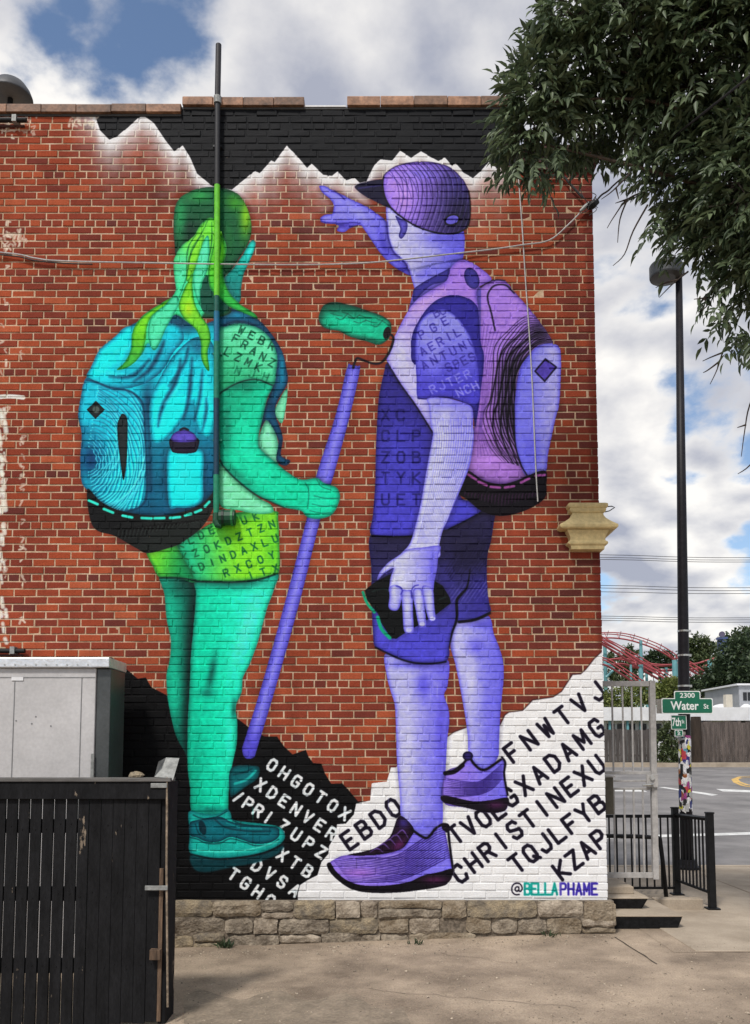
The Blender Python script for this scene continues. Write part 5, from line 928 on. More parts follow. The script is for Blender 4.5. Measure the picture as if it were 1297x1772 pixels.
part('lock_cylinder', MB().tube([(lb.x - 0.005, YG - 0.068, lb.z + 0.03), (lb.x - 0.005, YG - 0.05, lb.z + 0.03)], 0.023, 14), M_steel, gt); part('lever_handle', MB().tube([(lb.x, YG - 0.065, lb.z - 0.03), (lb.x - 0.03, YG - 0.075, lb.z - 0.035), (lb.x - 0.10, YG - 0.075, lb.z - 0.04)], 0.011, 8), M_steel, gt)
bx = root('post_box', 'narrow dark olive box at the wall corner beside the gate', 'box', tuple(P(1057, 1410, 0.5)))
q0, q1_ = P(1047, 1345, 0.5), P(1062, 1409, 0.5); m_ol = pmat('olive_paint', (0.075, 0.065, 0.045), 0.2, 12, 0.6, 0.1); part('body', MB().box(q0.x, q1_.x, 0.5, 0.62, q1_.z, q0.z), m_ol, bx, bevel=0.004); part('lid', MB().box(q0.x - 0.004, q1_.x + 0.016, 0.485, 0.635, q0.z + 0.001, q0.z + 0.018), M_gate, bx, bevel=0.003); part('bracket', MB().box(XR - 0.01, q0.x + 0.02, 0.53, 0.59, q1_.z + 0.1, q1_.z + 0.16), M_blk, bx)
# black railing : front post, back post, cross run behind the gate
pf, pb = G(1232, 1574), G(1171, 1549); pf.z = pb.z = 0.066
rl = root('iron_railing', 'black iron railing with two square posts on the sidewalk', 'railing', (pf.x, pf.y, 0.066))
hF = P(1232, 1408, pf.y).z; hB = P(1171, 1399, pb.y).z
for p, h in ((pf, hF), (pb, hB)):
    part('post', MB().box(p.x - 0.033, p.x + 0.033, p.y - 0.033, p.y + 0.033, 0.066, h), M_blk, rl, bevel=0.004); part('post_cap', MB().box(p.x - 0.038, p.x + 0.038, p.y - 0.038, p.y + 0.038, h + 0.001, h + 0.018), M_blk, rl, bevel=0.004); part('base_plate', MB().box(p.x - 0.062, p.x + 0.062, p.y - 0.062, p.y + 0.062, 0.067, 0.08), M_blk, rl, bevel=0.003)
def run(a, b, zt0, zt1, zb0, zb1, n):
    bar(rl, 'top_rail', (a.x, a.y, zt0), (b.x, b.y, zt1), 0.034, M_blk); bar(rl, 'bottom_rail', (a.x, a.y, zb0), (b.x, b.y, zb1), 0.026, M_blk)
    for i in range(1, n): t = i / n; x, y = a.x + (b.x-a.x)*t, a.y + (b.y-a.y)*t; part('baluster', MB().box(x - 0.008, x + 0.008, y - 0.008, y + 0.008, zb0 + (zb1-zb0)*t, zt0 + (zt1-zt0)*t), M_blk, rl)
run(pb, pf, hB - 0.07, hF - 0.05, 0.22, 0.22, 10)
pw = Vector((P(1030, 1535, pb.y).x, pb.y, 0.066)); run(pw, pb, P(1060, 1412, pb.y).z, P(1160, 1412, pb.y).z, P(1060, 1536, pb.y).z, P(1160, 1536, pb.y).z, 11)
hd = root('handrail', 'thick black handrail with one slanted leg inside the gate', 'handrail', tuple(P(1154, 1547, 1.35)))
part('rail', MB().tube([P(1030, 1446, 1.35), P(1100, 1447, 1.35), P(1138, 1449, 1.35), P(1142, 1452, 1.35)], 0.022, 10), M_blk, hd); part('leg', MB().tube([P(1141, 1450, 1.35), P(1146, 1490, 1.35), G(1153, 1560)], 0.022, 10), M_blk, hd)
kb_ = MB().box(P(1128, 1560, 1.1).x, P(1212, 1570, 1.1).x, 1.02, 1.14, 0.05, 0.17); tag(part('kerb_stone', kb_, M_walk, bevel=0.012), 'low concrete kerb stone at the foot of the black railing', 'kerb')

# ================================================================== lamp post with street signs and stickers
YL = 3.95; bl = P(1189, 1500, YL); bl.z = 0.066
lm = root('lamp_post', 'tall dark lamp post with drum head and a sticker covered foot', 'lamp post', (bl.x, bl.y, 0.066))
tp = P(1174, 478, YL); part('pole', MB().tube([(bl.x, bl.y, 0.09), (bl.x, bl.y, 1.2), tuple((Vector((bl.x, bl.y, 1.2)) + tp) / 2), tuple(tp)], [0.084, 0.082, 0.064, 0.045], 20), M_pole, lm, smooth=True)
def pole_at(py): # centre and radius of the pole at that height
    z = P(1188, py, YL).z; t = (z - 0.09) / (tp.z - 0.09); return Vector((bl.x + (tp.x - bl.x) * max(0, (z - 1.2) / (tp.z - 1.2)), bl.y, z)), 0.085 - 0.038 * t
part('base_flange', MB().lathe((bl.x, bl.y, 0.066), [(0.17, 0), (0.17, 0.03), (0.13, 0.05), (0.11, 0.12)], 20), M_pole, lm)
M_lamp = pmat('lamp_grey', (0.035, 0.037, 0.04), 0.15, 6, 0.5, 0.05)
hr = 29.0 * 11.7 / 1500; hc = P(1152, 478, YL); part('drum_head', MB().lathe((hc.x, hc.y, hc.z - 0.03), [(hr * 0.97, 0), (hr, 0.02), (hr, 0.17), (hr * 0.95, 0.19), (hr * 0.3, 0.205)], 32), M_lamp, lm)
part('lens', MB().lathe((hc.x, hc.y, hc.z - 0.045), [(hr * 0.6, 0), (hr * 0.93, 0.014)], 28), pmat('lamp_lens', (0.07, 0.068, 0.065), 0.1, 5, 0.3, 0), lm)
part('arm', MB().box(hc.x + hr * 0.9, tp.x + 0.07, tp.y - 0.04, tp.y + 0.04, hc.z + 0.02, hc.z + 0.11), M_lamp, lm, bevel=0.006)
part('pole_top', MB().tube([tuple(tp), (tp.x, tp.y, hc.z + 0.14)], 0.047, 16), M_pole, lm)
for py in (1092, 1134, 1187): c, r_ = pole_at(py); part('steel_band', MB().tube([c - Vector((0, 0, 0.012)), c + Vector((0, 0, 0.012))], r_ + 0.006, 18), M_steel, lm); part('band_buckle', MB().box(c.x + r_, c.x + r_ + 0.03, c.y - 0.02, c.y + 0.02, c.z - 0.016, c.z + 0.016), M_steel, lm)
SK = [(0.75,0.75,0.74),(0.7,0.7,0.7),(0.74,0.72,0.7),(0.7,0.7,0.68),(0.75,0.74,0.7),(0.02,0.02,0.02),(0.03,0.05,0.3),(0.45,0.05,0.06),(0.6,0.6,0.62),(0.02,0.02,0.025),(0.6,0.55,0.05),(0.1,0.3,0.4),(0.5,0.15,0.03),(0.3,0.05,0.2),(0.72,0.72,0.75)]
SKM = [pmat('sticker_%d' % i, c, 0.3, 60, 0.5, 0, c2=tuple(0.35 * v for v in c) if i % 3 == 0 else None, fine=120) for i, c in enumerate(SK)]
for k in range(150):
    py = random.uniform(1276, 1402); c, r_ = pole_at(py); an = random.uniform(-math.pi, 0) + random.gauss(0, .1); hh = random.uniform(0.02, 0.055); wa_ = random.uniform(0.2, 0.55); mb = MB(); rr = r_ + 0.0012 + 0.0006 * (k % 9); seg = 4; rd_ = random.random() < 0.4; tl = random.uniform(-0.02, 0.02)
    for j in range(seg + 1):
        u = j / seg * 2 - 1; a2 = an + wa_ * u; e = math.sqrt(max(0.05, 1 - u*u)) if rd_ else 1
        for s_ in (-1, 1): mb.v.append((c.x + rr * math.cos(a2), c.y + rr * math.sin(a2), c.z + s_ * hh * e + tl * u))
    mb.f = [(2*j, 2*j+2, 2*j+3, 2*j+1) for j in range(seg)]; part('sticker', mb, random.choice(SKM), lm)
def letters(parent, s_, px, py, Y, hpx, m, sx=1.0, rotz=0.0, bold=0.012):
    cu = bpy.data.curves.new('lettering', 'FONT'); cu.body = s_; cu.align_x = 'CENTER'; cu.align_y = 'CENTER'; q = P(px, py, Y); sz = hpx * (Y - CAM.y) / FPX / 0.70
    cu.size = sz; cu.offset = bold * sz; cu.extrude = 0.0008; cu.resolution_u = 4
    tmp = bpy.data.objects.new('tmp', cu); COL.objects.link(tmp); dg = bpy.context.evaluated_depsgraph_get(); me = bpy.data.meshes.new_from_object(tmp.evaluated_get(dg)); bpy.data.objects.remove(tmp)
    me.transform(Matrix.Translation(q) @ Matrix.Rotation(rotz, 4, 'Z') @ Matrix.Rotation(math.pi / 2, 4, 'X') @ Matrix.Diagonal((sx, 1, 1, 1))); me.materials.clear()
    return part('lettering', me, m, parent)
def rrect(px0, py0, px1, py1, Y, r):
    a, b = P(px0, py1, Y), P(px1, py0, Y); o = []
    for cx, cz, s in ((b.x - r, b.z - r, 0), (a.x + r, b.z - r, 90), (a.x + r, a.z + r, 180), (b.x - r, a.z + r, 270)): o += [(cx + r*math.cos(R(s + t)), cz + r*math.sin(R(s + t))) for t in (0, 30, 60, 90)]
    return o
ysn = YL - 0.145
sg = root('street_sign', 'green street name sign reading 2300 Water St', 'sign', tuple(P(1188, 1223, ysn)))
part('edge_panel', MB().slab(rrect(1144.5, 1208, 1232.5, 1235, ysn, 0.02), ysn, ysn + 0.006), M_signW, sg); part('edge_tab', MB().slab(rrect(1166, 1195.5, 1211, 1209.5, ysn, 0.02), ysn + 0.0003, ysn + 0.0057), M_signW, sg)
part('panel', MB().slab(rrect(1146, 1209.5, 1231, 1233.5, ysn, 0.018), ysn - 0.002, ysn - 0.0002), M_signG, sg); part('number_tab', MB().slab(rrect(1167.5, 1197, 1209.5, 1211, ysn, 0.018), ysn - 0.0014, ysn - 0.0002), M_signG, sg)
letters(sg, '2300', 1188.5, 1203.5, ysn - 0.003, 8.2, M_signW, 1.12); letters(sg, 'Water', 1184, 1221.5, ysn - 0.003, 14.5, M_signW, 0.86, bold=0.02); letters(sg, 'St', 1221, 1222.5, ysn - 0.003, 8.2, M_signW, 0.95)
part('bracket', MB().box(P(1186, 1220, ysn).x - 0.03, P(1186, 1220, ysn).x + 0.03, ysn + 0.0065, YL - 0.07, P(1188, 1232, ysn).z, P(1188, 1212, ysn).z), M_signB, sg)
def small_sign(label, px0, py0, px1, py1, Y, s_, hp, s2_=None):
    t = root('street_sign', label, 'sign', tuple(P((px0+px1)/2, py1, Y))); part('edge_panel', MB().slab(rrect(px0 - 1, py0 - 1, px1 + 1, py1 + 1, Y, 0.008), Y, Y + 0.004), M_signW, t); part('panel', MB().slab(rrect(px0, py0, px1, py1, Y, 0.007), Y - 0.0015, Y - 0.0002), M_signG, t)
    letters(t, s_, (px0+px1)/2 - (4 if s2_ else 0), (py0+py1)/2, Y - 0.002, hp, M_signW, 0.6, bold=0.02)
    if s2_: letters(t, s2_, px1 - 5, (py0+py1)/2 - 1, Y - 0.002, 6, M_signW, 0.7)
    c = P((px0+px1)/2, (py0+py1)/2, Y); part('bracket', MB().box(c.x - 0.02, c.x + 0.09, Y + 0.0045, YL - 0.05, c.z - 0.02, c.z + 0.02), M_signB, t)
small_sign('small green sign reading 7th St below the big street sign', 1162, 1238.5, 1186, 1261, YL - 0.12, '7th', 14, 'St'); small_sign('smallest green sign lowest on the lamp post', 1168, 1264, 1180, 1273, YL - 0.12, 'St', 7)
bk = P(1139, 1223, YL - 0.05); part('edge_on_plate', MB().box(bk.x - 0.045, bk.x + 0.03, YL - 0.1, YL - 0.095, bk.z - 0.09, bk.z + 0.10), M_signB, sg)

# ================================================================== far side of the road
YFF = 35.8
def farfence(label, px0, px1, pyt, bwid, m, seedh):
    a, b = P(px0, 1300, YFF).x, P(px1, 1300, YFF).x; zt = P(1200, pyt, YFF).z; t = root('wooden_fence', label, 'fence', ((a+b)/2, YFF, ZF + 0.1)); x = a; k = 0
    while x < b:
        part('board', MB().box(x, x + bwid - 0.012, YFF, YFF + 0.025, ZF + 0.105, zt + random.uniform(-0.04, 0.04)), m, t); x += bwid; k += 1
    for z in (0.4, 1.4): part('rail', MB().box(a, b, YFF + 0.026, YFF + 0.09, ZF + z, ZF + z + 0.1), m, t)
    n = int((b - a) / 2.3)
    for i in range(n + 1): xx = a + (b - a) * i / max(1, n); part('post', MB().box(xx - 0.07, xx + 0.07, YFF - 0.045, YFF - 0.002, ZF + 0.105, zt + 0.1), m, t)
M_fen2 = pmat('darker_fence', (0.075, 0.066, 0.062), 0.35, 6, 0.9, 0.3, stretch=(1, 1, 0.15))
farfence('weathered brown board fence right of the lamp post across the road', 1211, 1420, 1249, 0.21, M_fen, 1); farfence('dark grey board fence seen through the gate across the road', 980, 1134, 1262, 0.19, M_fen2, 2)
up = P(1203, 1240, YFF - 0.4); tag(part('wooden_pole', MB().tube([(up.x, YFF - 0.4, ZF + 0.1), (up.x, YFF - 0.4, up.z - 0.2), (up.x, YFF - 0.4, up.z)], [0.27, 0.25, 0.24], 12), pmat('creosote', (0.04, 0.028, 0.02), 0.4, 6, 0.9, 0.4, stretch=(1, 1, 0.2))), 'thick dark wooden post beside the brown fence', 'post')
YW = 41.0
wb_ = root('white_building', 'low white flat roofed building behind the wooden fences', 'building', (P(1170, 1300, YW).x, YW + 3, ZF + 0.1)); xa, xb = P(960, 1250, YW).x, P(1480, 1250, YW).x; zr0, zr1 = P(1100, 1247, YW).z, P(1100, 1224, YW).z
part('wall', MB().box(xa, xb, YW + 0.5, YW + 8, ZF + 0.1, zr0), M_white, wb_); part('roof', MB().box(xa - 0.3, xb + 0.3, YW - 0.3, YW + 8.4, zr0 + 0.002, zr1), M_white, wb_)
for i, px in enumerate((1000, 1030, 1060, 1078, 1096, 1116, 1142)): a = P(px, 1255, YW); part('window', MB().box(a.x - 0.21, a.x + 0.21, YW + 0.44, YW + 0.497, zr0 - 1.1, zr0 - 0.15), M_shade, wb_)
for px in (1085, 1054, 1108): a = P(px, 1260, YW); part('post', MB().box(a.x - 0.06, a.x + 0.06, YW - 0.1, YW + 0.02, ZF + 0.1, zr0), M_teal, wb_)
for px in (1205, 1218, 1270, 1290): a = P(px, 1250, YW); part('beam_end', MB().box(a.x - 0.12, a.x + 0.12, YW - 0.6, YW + 0.49, zr0 - 0.36, zr0 - 0.02), M_shade, wb_)
for px, w_ in ((1248, 22), (1218, 14), (1290, 12)):
    a, b = P(px, 1215, YW + 3), P(px + w_, 1215, YW + 3); part('roof_dome', MB().lathe((a.x, YW + 3, zr1 - 0.05), [((b.x - a.x), 0), ((b.x - a.x) * 0.85, 0.2), ((b.x - a.x) * 0.5, 0.34), (0.1, 0.40)], 16), M_white, wb_, smooth=True)
a = P(1261, 1206, YW + 2); part('chimney', MB().box(a.x - 0.19, a.x + 0.19, YW + 2, YW + 2.4, zr1, a.z + 0.15), pmat('buff', (0.5, 0.46, 0.38), 0.1, 3, 0.8, 0.05), wb_)
hb = root('grey_house', 'small pale grey house at the right edge behind the white building', 'house', tuple(P(1290, 1222, 50))); a, b = P(1279, 1222, 50), P(1400, 1186, 50); part('wall', MB().box(a.x, b.x, 50, 56, ZF + 0.1, b.z), pmat('pale_grey', (0.34, 0.35, 0.37), 0.1, 2, 0.8, 0.05), hb); part('roof', MB().box(a.x - 0.2, b.x + 0.2, 49.8, 56.2, b.z + 0.002, b.z + 0.12), M_white, hb)
for px in (1288, 1296, 1310): c = P(px, 1203, 50); part('window', MB().box(c.x - 0.12, c.x + 0.12, 49.96, 49.998, c.z - 0.35, c.z + 0.2), M_shade, hb)
# roller coaster
YR = 85.0; rc = root('roller_coaster', 'red roller coaster track on teal columns beyond the white building', 'roller coaster', (P(1130, 1200, YR).x, YR, ZF + 0.1))
def track(pts, Y, gauge, r_, tie, drop=0.5):
    tie = tie if tie < 1.5 else 4.5
    a = spline(np.array([tuple(P(x, y, Y)) for x, y in pts]), False, 8); mb = MB()
    for o in (-gauge / 2, gauge / 2): mb.tube([Vector(v) + Vector((0, o, 0.0)) for v in a], r_, 6)
    mb.tube([Vector(v) + Vector((0, 0, -drop)) for v in a], r_ * 1.5, 6); tr = part('track', mb, M_red, rc); acc = 0
    for i in range(1, len(a)):
        acc += float(np.linalg.norm(a[i] - a[i-1]))
        if acc > tie:
            acc = 0; v = Vector(a[i]); m2 = MB().tube([v + Vector((0, -gauge*0.62, 0.18)), v + Vector((0, 0, -drop)), v + Vector((0, gauge*0.62, 0.18))], r_ * 0.55, 5); part('tie', m2, M_red, tr)
    return a
track([(960,1108),(1010,1098),(1040,1096),(1062,1096),(1085,1099),(1110,1106),(1140,1118),(1165,1134),(1182,1152),(1200,1168)], YR, 1.3, 0.06, 1.3)
track([(970,1060),(1010,1085),(1040,1104),(1075,1126),(1105,1146),(1140,1166),(1170,1184)], YR - 3, 1.2, 0.085, 2.4, 0.6); track([(1030,1098),(1070,1118),(1105,1138),(1160,1172)], YR - 1, 1.0, 0.06, 3.0)
track([(1172,1136),(1195,1150),(1215,1163),(1240,1180)], YR - 3, 1.2, 0.085, 2.4, 0.6); track([(1030,1138),(1050,1142),(1080,1160),(1110,1180)], YR - 5, 1.2, 0.075, 2.2, 0.6)
track([(1045,1143),(1075,1140),(1100,1146),(1140,1151),(1170,1150),(1200,1149),(1225,1142),(1252,1134)], YR + 6, 1.2, 0.10, 2.6, 0.6)
for px, y0, w_, Y in ((1108, 1108, 0.42, YR), (1108, 1150, 0.62, YR - 3), (1167, 1142, 0.75, YR - 2), (1046, 1118, 0.5, YR), (1227, 1142, 0.62, YR + 4), (1091, 1150, 0.3, YR + 5), (1152, 1155, 0.4, YR + 6), (1199, 1178, 0.5, YR), (1118, 1162, 0.4, YR + 7)):
    a = P(px, y0, Y); part('column', MB().tube([(a.x, Y, ZF), (a.x, Y, a.z)], w_ * 0.4, 10), M_teal, rc)
for (xa_, ya_), (xb_, yb_) in (((1048, 1150), (1062, 1158)), ((1048, 1172), (1062, 1158)), ((1046, 1150), (1060, 1150))): part('brace', MB().tube([P(xa_, ya_, YR - 1), P(xb_, yb_, YR - 1)], 0.16, 6), M_teal, rc)
YT = 70.0; u_ = (YT - CAM.y) / FPX; a = P(1251, 1106, YT); tw = root('sign_tower', 'narrow blue tower with a rounded top above the far trees', 'tower', (a.x, YT, ZF + 0.1))
part('shaft', MB().box(a.x - 6*u_, a.x + 6*u_, YT, YT + 12*u_, ZF + 0.1, a.z), M_blue, tw); part('collar', MB().box(a.x - 7.5*u_, a.x + 7.5*u_, YT - 1.5*u_, YT + 13.5*u_, a.z + 0.002, a.z + 4*u_), M_blue, tw)
part('round_top', MB().tube([(a.x, YT + 4*u_, a.z + 9.5*u_), (a.x, YT + 7*u_, a.z + 9.5*u_)], 5*u_, 14), pmat('slate_violet', (0.12, 0.10, 0.16), 0.2, 2, 0.6, 0), tw); part('top_stem', MB().box(a.x - 1.5*u_, a.x + 1.5*u_, YT + 4.5*u_, YT + 6.5*u_, a.z + 4*u_ + 0.002, a.z + 6*u_), M_blue, tw)
# overhead lines between two poles out of view
for i, (yl, yr_) in enumerate(((960, 965), (964.5, 969), (968, 972.5), (1013, 1017), (1017.5, 1022), (1024, 1027), (1066, 1069), (1069.5, 1072.5), (1073.5, 1076.5))):
    a, b = P(600, yl - 5, 30), P(1297, yr_, 30); a2 = P(1042, yl, 30); b2 = P(1800, yr_ - 3, 30)
    pts = [a, a2, P(1170, (yl + yr_) / 2 + 1.2, 30), b, b2]; tag(part('power_line', MB().tube([Vector(v) for v in spline(np.array([tuple(p) for p in pts]), False, 4)], 0.013, 5), M_cabled), ['highest', 'second', 'third', 'fourth', 'middle', 'sixth', 'seventh', 'second lowest', 'lowest'][i] + ' of the nine thin power lines crossing the sky', 'power line', 'power lines across the sky')
for px, nm in ((600, 'utility pole hidden behind the brick building'), (1800, 'utility pole carrying the power lines beyond the right edge')):
    a = P(px, 955, 30); t = root('utility_pole', nm, 'utility pole', (a.x, 30, gz(0, 30))); part('pole', MB().tube([(a.x, 30.12, gz(0, 30) - 0.2), (a.x, 30.12, a.z + 0.6)], 0.13, 12), M_bark, t)
    for py in (964, 1018, 1069): c = P(px, py, 30); part('crossarm', MB().box(c.x - 0.08, c.x + 0.08, 29.5, 30.5, c.z - 0.1, c.z + 0.0), M_bark, t)
# ================================================================== trees
def fastmesh(name, V, F):
    me = bpy.data.meshes.new(name); nv, nf = len(V), len(F); k = F.shape[1]
    me.vertices.add(nv); me.vertices.foreach_set('co', V.astype(np.float32).ravel()); me.loops.add(nf * k); me.loops.foreach_set('vertex_index', F.astype(np.int32).ravel())
    me.polygons.add(nf); me.polygons.foreach_set('loop_start', np.arange(0, nf * k, k, dtype=np.int32)); me.polygons.foreach_set('loop_total', np.full(nf, k, np.int32)); me.update(calc_edges=True); me.validate(); return me
LT = np.array([(0, 0, 0), (0.30, 0.5, 0.10), (0.62, 0.38, 0.08), (1, 0, -0.10), (0.62, -0.38, 0.08), (0.30, -0.5, 0.10), (0.35, 0, 0.0), (0.66, 0, -0.02)])
LF = np.array([(0, 6, 1, 1), (1, 6, 7, 2), (2, 7, 3, 3), (0, 5, 6, 6), (5, 4, 7, 6), (4, 3, 7, 7)])
LFt = np.array([(0,6,1),(1,6,7),(1,7,2),(2,7,3),(0,5,6),(5,4,7),(5,7,6),(4,3,7)])
def frames(d, up):
    d = d / np.linalg.norm(d, axis=1, keepdims=True); s = np.cross(up, d); s /= np.maximum(np.linalg.norm(s, axis=1, keepdims=True), 1e-6); u = np.cross(d, s); return d, s, u
def leafmesh(name, pos, d, up, ln, wd_):
    d, s, u = frames(d, up); n = len(pos)
    V = pos[:, None, :] + ln[:, None, None] * LT[None, :, 0, None] * d[:, None, :] + wd_[:, None, None] * LT[None, :, 1, None] * s[:, None, :] + ln[:, None, None] * LT[None, :, 2, None] * u[:, None, :]
    F = (LFt[None] + (np.arange(n) * len(LT))[:, None, None]).reshape(-1, 3); return fastmesh(name, V.reshape(-1, 3), F)
def simpletree(name, label, cat, base, top, blobs, n, ls, m, group=None, trunk_r=0.15):
    """blobs: list of (centre, radii); leaves as small folded blades spread through clumps"""
    t = root(name, label, cat, tuple(base), group); cs = []; 
    mbt = MB().tube([tuple(base), tuple(Vector(base).lerp(Vector(top), 0.5) + Vector((0.1, 0, 0))), tuple(top)], [trunk_r, trunk_r * 0.7, trunk_r * 0.25], 8)
    for c, r_ in blobs: s0 = Vector(base).lerp(Vector(top), random.uniform(0.35, 0.8)); mbt.tube([s0, (s0 + Vector(c)) / 2 + Vector((0, 0, 0.1)), Vector(c)], [trunk_r * 0.4, trunk_r * 0.25, trunk_r * 0.08], 5)
    part('trunk', mbt, M_bark, t); pos = []; dr = []
    wts = np.array([r_[0] * r_[1] * r_[2] for c, r_ in blobs]) ** 0.67; wts /= wts.sum()
    for (c, r_), w_ in zip(blobs, wts):
        k = int(n * w_); nc = max(6, k // 26); q = rng.normal(size=(nc, 3)); q /= np.linalg.norm(q, axis=1, keepdims=True); q *= rng.uniform(0.35, 1.0, (nc, 1)) ** 0.5; cc_ = np.array(c) + q * np.array(r_)
        idx = rng.integers(0, nc, k); sp_ = np.array(r_).mean() * 0.20; pos.append(cc_[idx] + rng.normal(size=(k, 3)) * sp_); dd_ = q[idx] + rng.normal(size=(k, 3)) * 0.8; dd_[:, 2] -= 0.15; dr.append(dd_)
    pos, dr = np.vstack(pos), np.vstack(dr); nn = len(pos); ln = rng.uniform(0.7, 1.3, nn) * ls; part('crown', leafmesh('crown', pos, dr, np.tile([0.1, 0.05, 1.0], (nn, 1)) + rng.normal(size=(nn, 3)) * 0.5, ln, ln * 0.5), m, t, kind='stuff')
def pb_(px, py, Y, rx, ry, depth=None): c = P(px, py, Y); s = (Y - CAM.y) / FPX; return (tuple(c), (rx * s, (depth or rx) * s, ry * s))
def T_(name, label, cat, px, Y, pytop, bl_, n, ls, m, group='trees across the road', tr=0.15):
    b = P(px, 1300, Y); b.z = ZF + 0.1; tp_ = P(px, pytop, Y); simpletree(name, label, cat, b, tp_, [pb_(*q) for q in bl_], n, ls, m, group, tr)
T_('dense_tree', 'large dark tree at the right edge behind the white building', 'tree', 1285, 62, 1120, [(1285,1150,62,40,48),(1255,1175,62,34,30),(1238,1190,61,22,18),(1310,1180,60,40,40),(1330,1130,64,40,50)], 9000, 0.42, M_leafD, tr=0.3)
T_('dense_tree', 'rounded dark tree between the lamp post and the blue tower', 'tree', 1208, 95, 1120, [(1208,1120,95,17,18),(1200,1135,95,16,14),(1215,1145,94,16,14)], 2600, 0.45, M_leafM, tr=0.25)
T_('dense_tree', 'tree rising behind the blue tower', 'tree', 1262, 110, 1110, [(1240,1130,110,20,18),(1265,1122,112,22,22),(1290,1105,112,18,18)], 2600, 0.5, M_leafM, tr=0.25)
T_('dense_tree', 'dark tree under the arch of the coaster left of the lamp post', 'tree', 1140, 100, 1135, [(1138,1143,100,18,13),(1125,1150,100,14,12),(1160,1142,102,12,14)], 2200, 0.45, M_leafD, tr=0.25)
T_('dense_tree', 'pale tree behind the coaster columns', 'tree', 1092, 105, 1125, [(1094,1130,105,14,14),(1102,1140,105,13,10),(1060,1150,105,16,20),(1080,1165,105,30,16)], 2600, 0.45, M_leafM, tr=0.2)
T_('dense_tree', 'low dark trees along the coaster foot right of the lamp post', 'tree', 1215, 75, 1178, [(1215,1188,75,24,16),(1190,1190,75,20,14),(1160,1190,76,24,12)], 3000, 0.35, M_leafD, tr=0.2)
T_('leafy_shrub', 'yellow green shrub left of the street sign above the white roof', 'shrub', 1150, 52, 1185, [(1150,1200,52,22,16),(1165,1188,52,14,16),(1135,1208,52,16,10)], 3000, 0.24, M_leafL, 'shrubs across the road', 0.08)
T_('leafy_shrub', 'green shrub seen through the top of the gate', 'shrub', 1085, 50, 1195, [(1070,1208,50,20,16),(1095,1205,50,20,18),(1115,1200,50,16,20),(1050,1212,50,14,12),(1030,1205,50,24,20)], 4200, 0.22, M_leafL, 'shrubs across the road', 0.08)
T_('leafy_shrub', 'dry brown green bush between the two wooden fences', 'shrub', 1160, 35.0, 1280, [(1156,1308,35.0,14,12),(1168,1300,35.0,12,18),(1145,1290,35.2,12,26),(1160,1268,35.2,14,18)], 2600, 0.15, M_leafM, 'shrubs across the road', 0.06)
# weeds along the wall foot
def weed(label, px, py, n, h):
    g = G(px, py); g.y = min(g.y, -0.12); pos = np.array([[g.x + random.gauss(0, 0.03), g.y + random.gauss(0, 0.015), gz(g.x, 0)] for _ in range(n)]); d = rng.normal(size=(n, 3)) * 0.6; d[:, 2] = np.abs(d[:, 2]) + 0.6; ln = rng.uniform(0.5, 1.2, n) * h
    me = leafmesh('weed', pos, d, rng.normal(size=(n, 3)), ln, ln * 0.22); tag(part('weed', me, M_leafD), label, 'weed', 'weeds at the wall foot')
weed('leafy weed at the stone wall foot near the black fence', 392, 1640, 34, 0.085); weed('tiny weed at the stone wall foot below the violet shoe', 722, 1634, 16, 0.06); weed('tiny weed at the stone wall foot near the corner', 952, 1620, 16, 0.07)

# ---- the ash tree whose crown hangs in from the right
tb = Vector((5.7, -2.3, gz(5.7, -2.3))); fork = Vector((5.55, -2.2, 3.6))
ash = root('ash_tree', 'leafy ash tree with dark drooping foliage hanging in at top right', 'tree', tuple(tb))
BL = [(905,190,-1.7,62,58),(965,110,-1.7,62,66),(995,215,-1.5,78,54),(1070,60,-1.8,98,100),(1105,190,-1.6,85,75),(1195,110,-1.9,110,130),(1192,280,-1.7,84,88),(1180,375,-1.6,46,40),(1215,425,-1.8,34,52),(1265,320,-2.0,70,130),(1305,455,-2.0,62,92),(878,255,-1.6,34,42),(955,35,-1.9,40,40),(1120,-60,-1.8,150,90),(1290,-40,-2.2,150,120),(1400,130,-2.2,130,170),(1430,330,-2.4,120,150),(1500,-60,-2.6,160,150),(1560,200,-2.8,150,180),(1580,420,-2.9,150,140),(1700,100,-3.2,170,220),(1720,350,-3.2,150,170)]
tw_ = MB(); limbs = MB(); limbs.tube([tuple(tb - Vector((0, 0, 0.1))), tuple(tb + Vector((0, 0, 0.3))), tuple(tb.lerp(fork, 0.6) + Vector((0.05, 0, 0))), tuple(fork), tuple(fork + Vector((-0.2, 0.0, 1.6))), tuple(fork + Vector((-0.5, 0.2, 3.0)))], [0.26, 0.19, 0.165, 0.16, 0.10, 0.03], 12)
pos, dr, upv, lnv = [], [], [], []
def branchlet(p, d):
    d = d / np.linalg.norm(d); L_ = random.uniform(0.13, 0.25); n_ = random.choice((7, 9, 9, 11)); side = np.cross(d, [0, 0, 1.0]); ns = np.linalg.norm(side)
    if ns < 0.05: side = np.array([1.0, 0, 0]); ns = 1
    side /= ns; roll = random.uniform(-0.8, 0.8); up_ = np.cross(side, d); side, up_ = side * math.cos(roll) + up_ * math.sin(roll), up_ * math.cos(roll) - side * math.sin(roll)
    for i in range(n_):
        t = (i // 2 + 1) / ((n_ + 1) / 2); b = p + d * L_ * t - np.array([0, 0, 1]) * L_ * 0.30 * t * t
        if i == n_ - 1: ld = d * 1.0 - np.array([0, 0, 0.45])
        else: ld = d * 0.75 + side * (0.8 if i % 2 else -0.8) - np.array([0, 0, random.uniform(0.15, 0.7)])
        pos.append(b); dr.append(ld + rng.normal(size=3) * 0.16); upv.append(up_ + rng.normal(size=3) * 0.25); lnv.append(random.uniform(0.055, 0.125))
